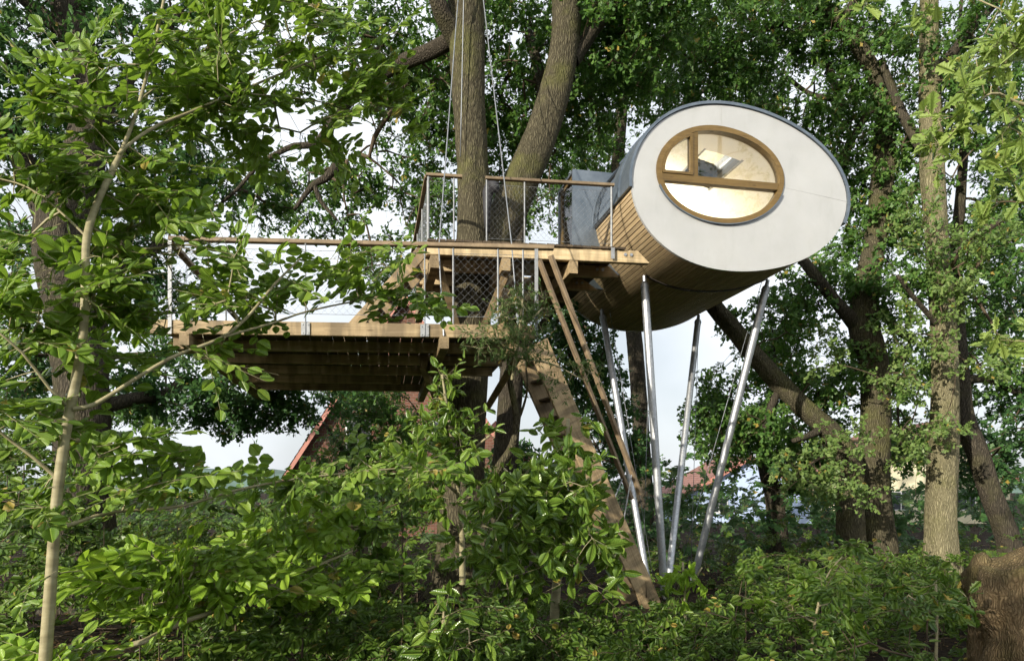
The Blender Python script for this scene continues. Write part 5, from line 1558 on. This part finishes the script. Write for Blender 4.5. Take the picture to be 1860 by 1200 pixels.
make_shrub('laurel_shrub', 'upright cherry laurel shoot reaching the deck joists before the oak trunk', gp(835, 1040, 8.2),
    [[(840, 1060, 8.2, 6), (838, 950, 8.1, 5), (828, 850, 8.0, 4), (815, 760, 7.9, 3), (803, 680, 7.8, 2)], [(835, 900, 8.1, 3), (770, 840, 7.8, 2), (720, 800, 7.6, 1.5)], [(828, 840, 8.0, 3), (890, 790, 7.8, 2)]],
    [(805, 700, 7.8, 30, 40, .15, 9), (812, 770, 7.8, 60, 40, .25, 14), (770, 820, 7.7, 80, 40, .3, 16), (850, 830, 7.8, 60, 40, .25, 12), (720, 850, 7.6, 80, 35, .3, 14), (800, 900, 7.6, 100, 50, .35, 18)],
    M['laurel'], M['beech_bark'], flat=False, nt=2, nl=5, tl=0.26, ll=0.145, singles=160, tmpl=T_LAUREL, key='laurel', face=1.0)
make_shrub('willow_shoots', 'grey green narrow leaved shoots sprouting round the lower deck corner', P(940, 640, 8.3),
    [[(930, 690, 8.4, 3), (938, 640, 8.3, 3), (945, 590, 8.2, 2.5), (950, 540, 8.15, 2)], [(938, 640, 8.3, 2), (880, 610, 8.1, 1.5), (840, 600, 8.0, 1)], [(940, 650, 8.3, 2), (1000, 660, 8.2, 1.5), (1060, 690, 8.2, 1)], [(945, 600, 8.2, 2), (985, 560, 8.2, 1.5)]],
    [(940, 570, 8.15, 45, 35, .2, 22), (900, 620, 8.0, 60, 25, .2, 20), (980, 590, 8.2, 40, 50, .2, 16), (940, 640, 8.15, 50, 30, .2, 14), (1040, 680, 8.2, 60, 30, .2, 12)],
    M['grey_leaf'], M['beech_bark'], flat=False, nt=4, nl=7, tl=0.20, ll=0.07, tmpl=T_LANCE, key='lance', face=0.5)
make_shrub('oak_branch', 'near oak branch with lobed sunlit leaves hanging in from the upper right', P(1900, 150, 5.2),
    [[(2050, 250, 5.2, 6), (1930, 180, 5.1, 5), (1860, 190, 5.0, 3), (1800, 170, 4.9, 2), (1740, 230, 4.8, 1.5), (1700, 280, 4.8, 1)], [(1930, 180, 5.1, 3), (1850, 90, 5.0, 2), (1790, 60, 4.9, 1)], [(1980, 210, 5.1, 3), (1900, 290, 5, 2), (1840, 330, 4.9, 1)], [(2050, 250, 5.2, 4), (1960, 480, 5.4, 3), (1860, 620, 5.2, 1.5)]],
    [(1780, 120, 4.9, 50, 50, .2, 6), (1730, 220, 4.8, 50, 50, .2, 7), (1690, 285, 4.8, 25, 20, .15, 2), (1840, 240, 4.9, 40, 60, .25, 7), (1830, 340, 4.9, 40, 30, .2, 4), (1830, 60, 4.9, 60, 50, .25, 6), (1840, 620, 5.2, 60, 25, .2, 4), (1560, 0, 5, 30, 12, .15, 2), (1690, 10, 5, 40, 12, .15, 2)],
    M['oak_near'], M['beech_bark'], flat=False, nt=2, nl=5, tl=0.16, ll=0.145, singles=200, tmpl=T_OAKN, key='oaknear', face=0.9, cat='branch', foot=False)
make_shrub('laurel_seedling', 'pale green laurel seedling at the foot of the rightmost pole', gp(1245, 1100, 7.2),
    [[(1245, 1150, 7.2, 3), (1244, 1080, 7.2, 2.5), (1240, 1020, 7.2, 2)], [(1244, 1080, 7.2, 2), (1275, 1030, 7.1, 1.5)]],
    [(1240, 1030, 7.2, 14, 25, .08, 6), (1262, 1050, 7.1, 20, 20, .1, 5), (1225, 1065, 7.1, 18, 15, .1, 4)], M['lime'], M['beech_bark'], flat=False, nt=1, nl=5, tl=0.14, ll=0.13, singles=75, tmpl=T_LAUREL, key='laurel_pale', face=1.0, cat='seedling')
make_shrub('laurel_seedling', 'low laurel seedling with broad dark leaves at the bottom centre', gp(800, 1190, 4.6),
    [[(800, 1260, 4.6, 4), (802, 1180, 4.6, 3), (806, 1110, 4.6, 2)], [(802, 1180, 4.6, 2), (770, 1130, 4.5, 1.5)], [(802, 1170, 4.6, 2), (850, 1140, 4.5, 1.5)]],
    [(805, 1120, 4.6, 35, 30, .12, 7), (770, 1160, 4.5, 40, 25, .12, 6), (850, 1160, 4.5, 40, 25, .12, 6)], M['laurel'], M['beech_bark'], flat=False, nt=1, nl=5, tl=0.16, ll=0.13, singles=90, tmpl=T_LAUREL, key='laurel', face=0.8, cat='seedling')
make_shrub('oak_seedling', 'oak seedling with lobed leaves on the ground before the stump', gp(1700, 1140, 5.6),
    [[(1700, 1200, 5.6, 3), (1702, 1120, 5.6, 2.5), (1700, 1060, 5.6, 2)], [(1702, 1120, 5.6, 2), (1650, 1080, 5.5, 1.2)], [(1702, 1110, 5.6, 2), (1740, 1070, 5.6, 1.2)]],
    [(1700, 1070, 5.6, 35, 25, .12, 7), (1650, 1090, 5.5, 35, 20, .12, 6), (1735, 1090, 5.6, 25, 20, .1, 5)], M['under'], M['beech_bark'], flat=False, nt=1, nl=5, tl=0.14, ll=0.12, singles=90, tmpl=T_OAKN, key='oakseed', face=0.8, cat='seedling')
make_shrub('beech_seedling', 'thin beech seedling lifting flat leaf fans on the dark ground right of centre', gp(1470, 1150, 5.4),
    [[(1470, 1230, 5.4, 3), (1480, 1130, 5.4, 2.4), (1500, 1050, 5.4, 1.8), (1530, 1010, 5.4, 1)], [(1480, 1130, 5.4, 2), (1400, 1090, 5.3, 1.2)], [(1488, 1100, 5.4, 2), (1580, 1080, 5.4, 1.2)]],
    [(1510, 1040, 5.4, 50, 25, .2, 7), (1410, 1095, 5.3, 50, 15, .2, 6), (1580, 1085, 5.4, 50, 15, .2, 6)], M['beech'], M['beech_bark'], nt=2, nl=8, tl=0.3, ll=0.075, singles=150, face=0.7, cat='seedling')
def pale_branch(label, base, stem, blobs):
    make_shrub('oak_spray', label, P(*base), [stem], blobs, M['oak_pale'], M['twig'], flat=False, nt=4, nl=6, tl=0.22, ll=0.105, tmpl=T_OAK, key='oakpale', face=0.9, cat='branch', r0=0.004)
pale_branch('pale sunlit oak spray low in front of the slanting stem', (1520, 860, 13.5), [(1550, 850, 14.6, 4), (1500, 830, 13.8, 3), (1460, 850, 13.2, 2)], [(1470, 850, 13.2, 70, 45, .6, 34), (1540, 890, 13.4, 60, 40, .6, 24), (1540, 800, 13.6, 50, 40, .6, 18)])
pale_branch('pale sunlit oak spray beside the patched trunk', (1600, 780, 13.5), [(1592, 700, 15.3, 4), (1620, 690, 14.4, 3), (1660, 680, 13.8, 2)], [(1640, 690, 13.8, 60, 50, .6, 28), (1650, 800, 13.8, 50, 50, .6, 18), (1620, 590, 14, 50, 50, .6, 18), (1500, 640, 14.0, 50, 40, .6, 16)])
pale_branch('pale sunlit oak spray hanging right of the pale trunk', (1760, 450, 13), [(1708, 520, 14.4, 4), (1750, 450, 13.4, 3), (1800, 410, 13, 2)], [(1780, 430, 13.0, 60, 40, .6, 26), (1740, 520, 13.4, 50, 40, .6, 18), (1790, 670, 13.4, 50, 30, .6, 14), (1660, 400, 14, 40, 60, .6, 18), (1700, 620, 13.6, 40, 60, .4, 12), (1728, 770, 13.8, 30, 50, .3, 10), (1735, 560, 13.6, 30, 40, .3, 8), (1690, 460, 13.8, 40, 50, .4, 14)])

# ------------------------------------------------------------------ stump at the right edge
stp = gp(1835, 1130, 6.6)
stump = thing('tree_stump', 'big weathered tree stump with rounded top at the lower right edge', 'stump', stp)
c0 = P(1856, 1140, 6.3)
gz0 = float(ground_z(c0[0], c0[1])) - 0.1
hgt = P(1850, 1005, 6.3)[2] - gz0
pp_ = np.array([[c0[0] + 0.02 * math.sin(k), c0[1], gz0 + hgt * f] for k, f in enumerate((0, .12, .25, .4, .55, .62, .68, .8, .9, .96, 1.0))])
rr_ = np.array([.40, .34, .31, .30, .31, .35, .37, .37, .31, .22, .07])
p, r = catmull(pp_, rr_, 0.05)
me = trunk_mesh('bole', p, r, M['stump'], 56, 0.25, 0.075, gz0)
co = np.zeros(len(me.vertices) * 3); me.vertices.foreach_get('co', co); co = co.reshape(-1, 3)
q_ = co - np.array([c0[0], c0[1], 0])
co += 0.035 * np.stack([np.sin(q_[:, 2] * 9 + q_[:, 1] * 14), np.sin(q_[:, 0] * 13 + q_[:, 2] * 7), np.where(co[:, 2] > gz0 + hgt * 0.8, 1.6 * np.sin(q_[:, 0] * 11) * np.cos(q_[:, 1] * 9), 0)], 1)
me.vertices.foreach_set('co', co.reshape(-1))
put('bole', me, stump)
mb = MB()
q0 = P(1783, 1100, 6.5); g2 = float(ground_z(q0[0], q0[1])) - 0.1
pp_ = np.array([[q0[0], q0[1], g2], [q0[0] + 0.01, q0[1], g2 + 0.5], [q0[0] - 0.01, q0[1], P(1783, 1030, 6.5)[2]], [q0[0] + 0.03, q0[1], P(1790, 1005, 6.5)[2]]])
p, r = catmull(pp_, np.array([.15, .13, .11, .03]), 0.05)
put('splinter', trunk_mesh('splinter', p, r, M['stump'], 14, 0, 0.14), stump)

# ------------------------------------------------------------------ undergrowth that nobody could count
def undergrowth(label, x0, x1, Y0, Y1, n_, top, ll, leafm, nt=3, nl=8, tl=0.26, flat=True, tmpl=T_DIA, tilt=0.3, uv=False):
    """Low leafy growth between photograph columns x0..x1; top = [(px, py)] upper outline."""
    Yv = Y0 + (Y1 - Y0) * rng.random(n_) ** 0.8
    px = rng.uniform(x0, x1, n_)
    cx_ = (px - HX) / F * Yv
    cl_ = np.sin(cx_ * 2.3 + Yv * 0.9 + x0) + np.sin(cx_ * 1.1 - Yv * 2.0) + 0.7 * np.sin(cx_ * 4.1 + Yv * 3.3)
    ok_ = cl_ + rng.normal(0, 0.5, n_) > -0.5
    ok_ &= ~((px > 1715) & (Yv < 7.2))          # nothing grows over the stump
    px, Yv = px[ok_], Yv[ok_]; n_ = len(px)
    tx = np.interp(px, [t[0] for t in top], [t[1] for t in top])
    X = (px - HX) / F * Yv
    g = ground_z(X, Yv)
    zt_ = CZ + (HY - tx) / F * Yv
    h = np.clip(zt_ - g, 0.15, 4.5)
    z = g + 0.06 + h * rng.random(n_) ** 0.75 * (0.75 + 0.25 * np.sin(X * 2.1 + Yv * 1.7))
    T = Tree()
    pts = np.stack([X, Yv, z], 1)
    roots = pts[rng.choice(n_, max(4, n_ // 9), False)].copy()
    for q in roots:
        gq = float(ground_z(q[0], q[1]))
        T.path([(q[0] + rng.normal(0, .05), q[1] + rng.normal(0, .05), gq - 0.05), (q[0], q[1], gq + 0.4 * (q[2] - gq)), tuple(q)], [.01, .008, .004], True, 0.2)
        T.chains.append(list(range(T.n - 4 if T.n >= 4 else 0, T.n)))
    T.grow(pts, 0.35, 0.08, 0.08)
    pos, d, nr, L, A, B = spray_flat(T.tips, nt, nl, tl, ll, 0.9, 0.8, tilt) if flat else spray_tuft(T.tips, nt * 2, nl, tl, ll, 0.4)
    ok = pos[:, 2] > ground_z(pos[:, 0], pos[:, 1]) + 0.02
    th = thing('undergrowth', label, 'undergrowth', (float(X.mean()), float(Yv.mean()), float(g.mean())))
    th['kind'] = 'stuff'
    put('foliage', leaf_mesh('foliage', pos[ok], d[ok], nr[ok], L[ok], tmpl, leafm, uv), th, 'stuff')
    put('stems', T.branch_mesh('stems', M['twig'], 0.003, 0.4, 0.02), th, 'stuff')
    put('shoots', prisms('shoots', A, B, np.full(len(A), 0.002), np.full(len(A), 0.001), M['twig']), th, 'stuff')
undergrowth('mixed leafy undergrowth filling the lower left below the sapling', -80, 760, 4.6, 10, 1100, [(-80, 760), (120, 820), (250, 900), (420, 900), (560, 880), (760, 880)], 0.08, M['under'], tmpl=T_UND, uv=True)
undergrowth('dense hedge like growth behind the sapling under the lower deck', 200, 900, 9.5, 16, 800, [(200, 890), (330, 880), (480, 870), (560, 850), (640, 790), (760, 790), (900, 900)], 0.095, M['under'])
undergrowth('dark tangled bushes at the far left edge', -120, 230, 8, 16, 480, [(-120, 700), (100, 730), (230, 860)], 0.09, M['under'])
undergrowth('small leaved ground plants along the bottom centre', 560, 1280, 4.0, 7.4, 900, [(560, 1130), (800, 1110), (1000, 1060), (1120, 1090), (1180, 1120), (1280, 1140)], 0.06, M['under'], tmpl=T_UND, uv=True, tilt=0.5)
undergrowth('low dark seedlings carpeting the ground on the right', 1180, 1900, 4.2, 13, 1150, [(1180, 1125), (1280, 1110), (1350, 1020), (1500, 995), (1640, 1015), (1900, 1025)], 0.075, M['under'], tmpl=T_UND, uv=True, tilt=0.2)
undergrowth('deep green bushes behind the pole feet', 880, 1560, 14, 22, 900, [(880, 870), (1000, 850), (1150, 850), (1250, 830), (1330, 800), (1450, 810), (1560, 850)], 0.12, M['oak_blue'])
undergrowth('shadowy bushes behind the right hand trunks', 1480, 1960, 16, 25, 640, [(1480, 800), (1600, 790), (1700, 860), (1800, 780), (1960, 760)], 0.14, M['oak_blue'])
undergrowth('pale far garden shrubs in the gap below the deck', 150, 1250, 24, 40, 520, [(150, 850), (300, 860), (460, 862), (540, 850), (700, 830), (900, 850), (1060, 840), (1250, 850)], 0.26, M['far_leaf'], tl=0.6)
undergrowth('pale far garden shrubs beyond the right hand trunks', 1200, 2000, 28, 42, 420, [(1200, 860), (1350, 850), (1500, 840), (1700, 860), (1850, 780), (2000, 760)], 0.28, M['far_leaf'], tl=0.6)

undergrowth('sparse dark seedlings in the shade between the right hand trunks', 1100, 1960, 13.6, 19, 900, [(1100, 985), (1300, 975), (1400, 955), (1600, 970), (1960, 960)], 0.085, M['under'], tilt=0.2)
undergrowth('bushes in the middle distance left of the big oak', -100, 720, 15, 24, 700, [(-100, 780), (150, 840), (330, 880), (480, 872), (600, 850), (720, 840)], 0.13, M['oak'], tl=0.36)
# fallen leaves
n_ = 5000
pxl, Yl = rng.uniform(-100, 1960, n_), 3.5 + 14 * rng.random(n_)
Xl = (pxl - HX) / F * Yl
pos = np.stack([Xl, Yl, ground_z(Xl, Yl) + rng.uniform(0.012, 0.03, n_)], 1)
me = leaf_mesh('leaf_litter', pos, unit(rng.normal(size=(n_, 3)) * np.array([1, 1, 0.15])), unit(np.array([0, 0, 1]) + rng.normal(0, 0.3, (n_, 3))), 0.075 * rng.uniform(0.6, 1.2, n_), T_OAK, M['dead_leaf'])
o = bpy.data.objects.new('leaf_litter', me); COL.objects.link(o)
tag(o, 'brown fallen leaves scattered over the forest floor', 'leaf litter', kind='stuff')

n_ = 260
pxl, Yl = rng.uniform(-60, 1920, n_), 3.6 + 12 * rng.random(n_)
Xl = (pxl - HX) / F * Yl
A = np.stack([Xl, Yl, ground_z(Xl, Yl) + 0.02], 1)
dv = unit(rng.normal(size=(n_, 3)) * np.array([1, 1, 0.12])) * rng.uniform(0.2, 1.1, (n_, 1))
me = prisms('fallen_twigs', A, A + dv + np.array([0, 0, 0.03]), rng.uniform(0.004, 0.012, n_), rng.uniform(0.002, 0.006, n_), M['twig'])
o = bpy.data.objects.new('fallen_twigs', me); COL.objects.link(o)
tag(o, 'dead twigs strewn over the forest floor', 'twigs', kind='stuff')
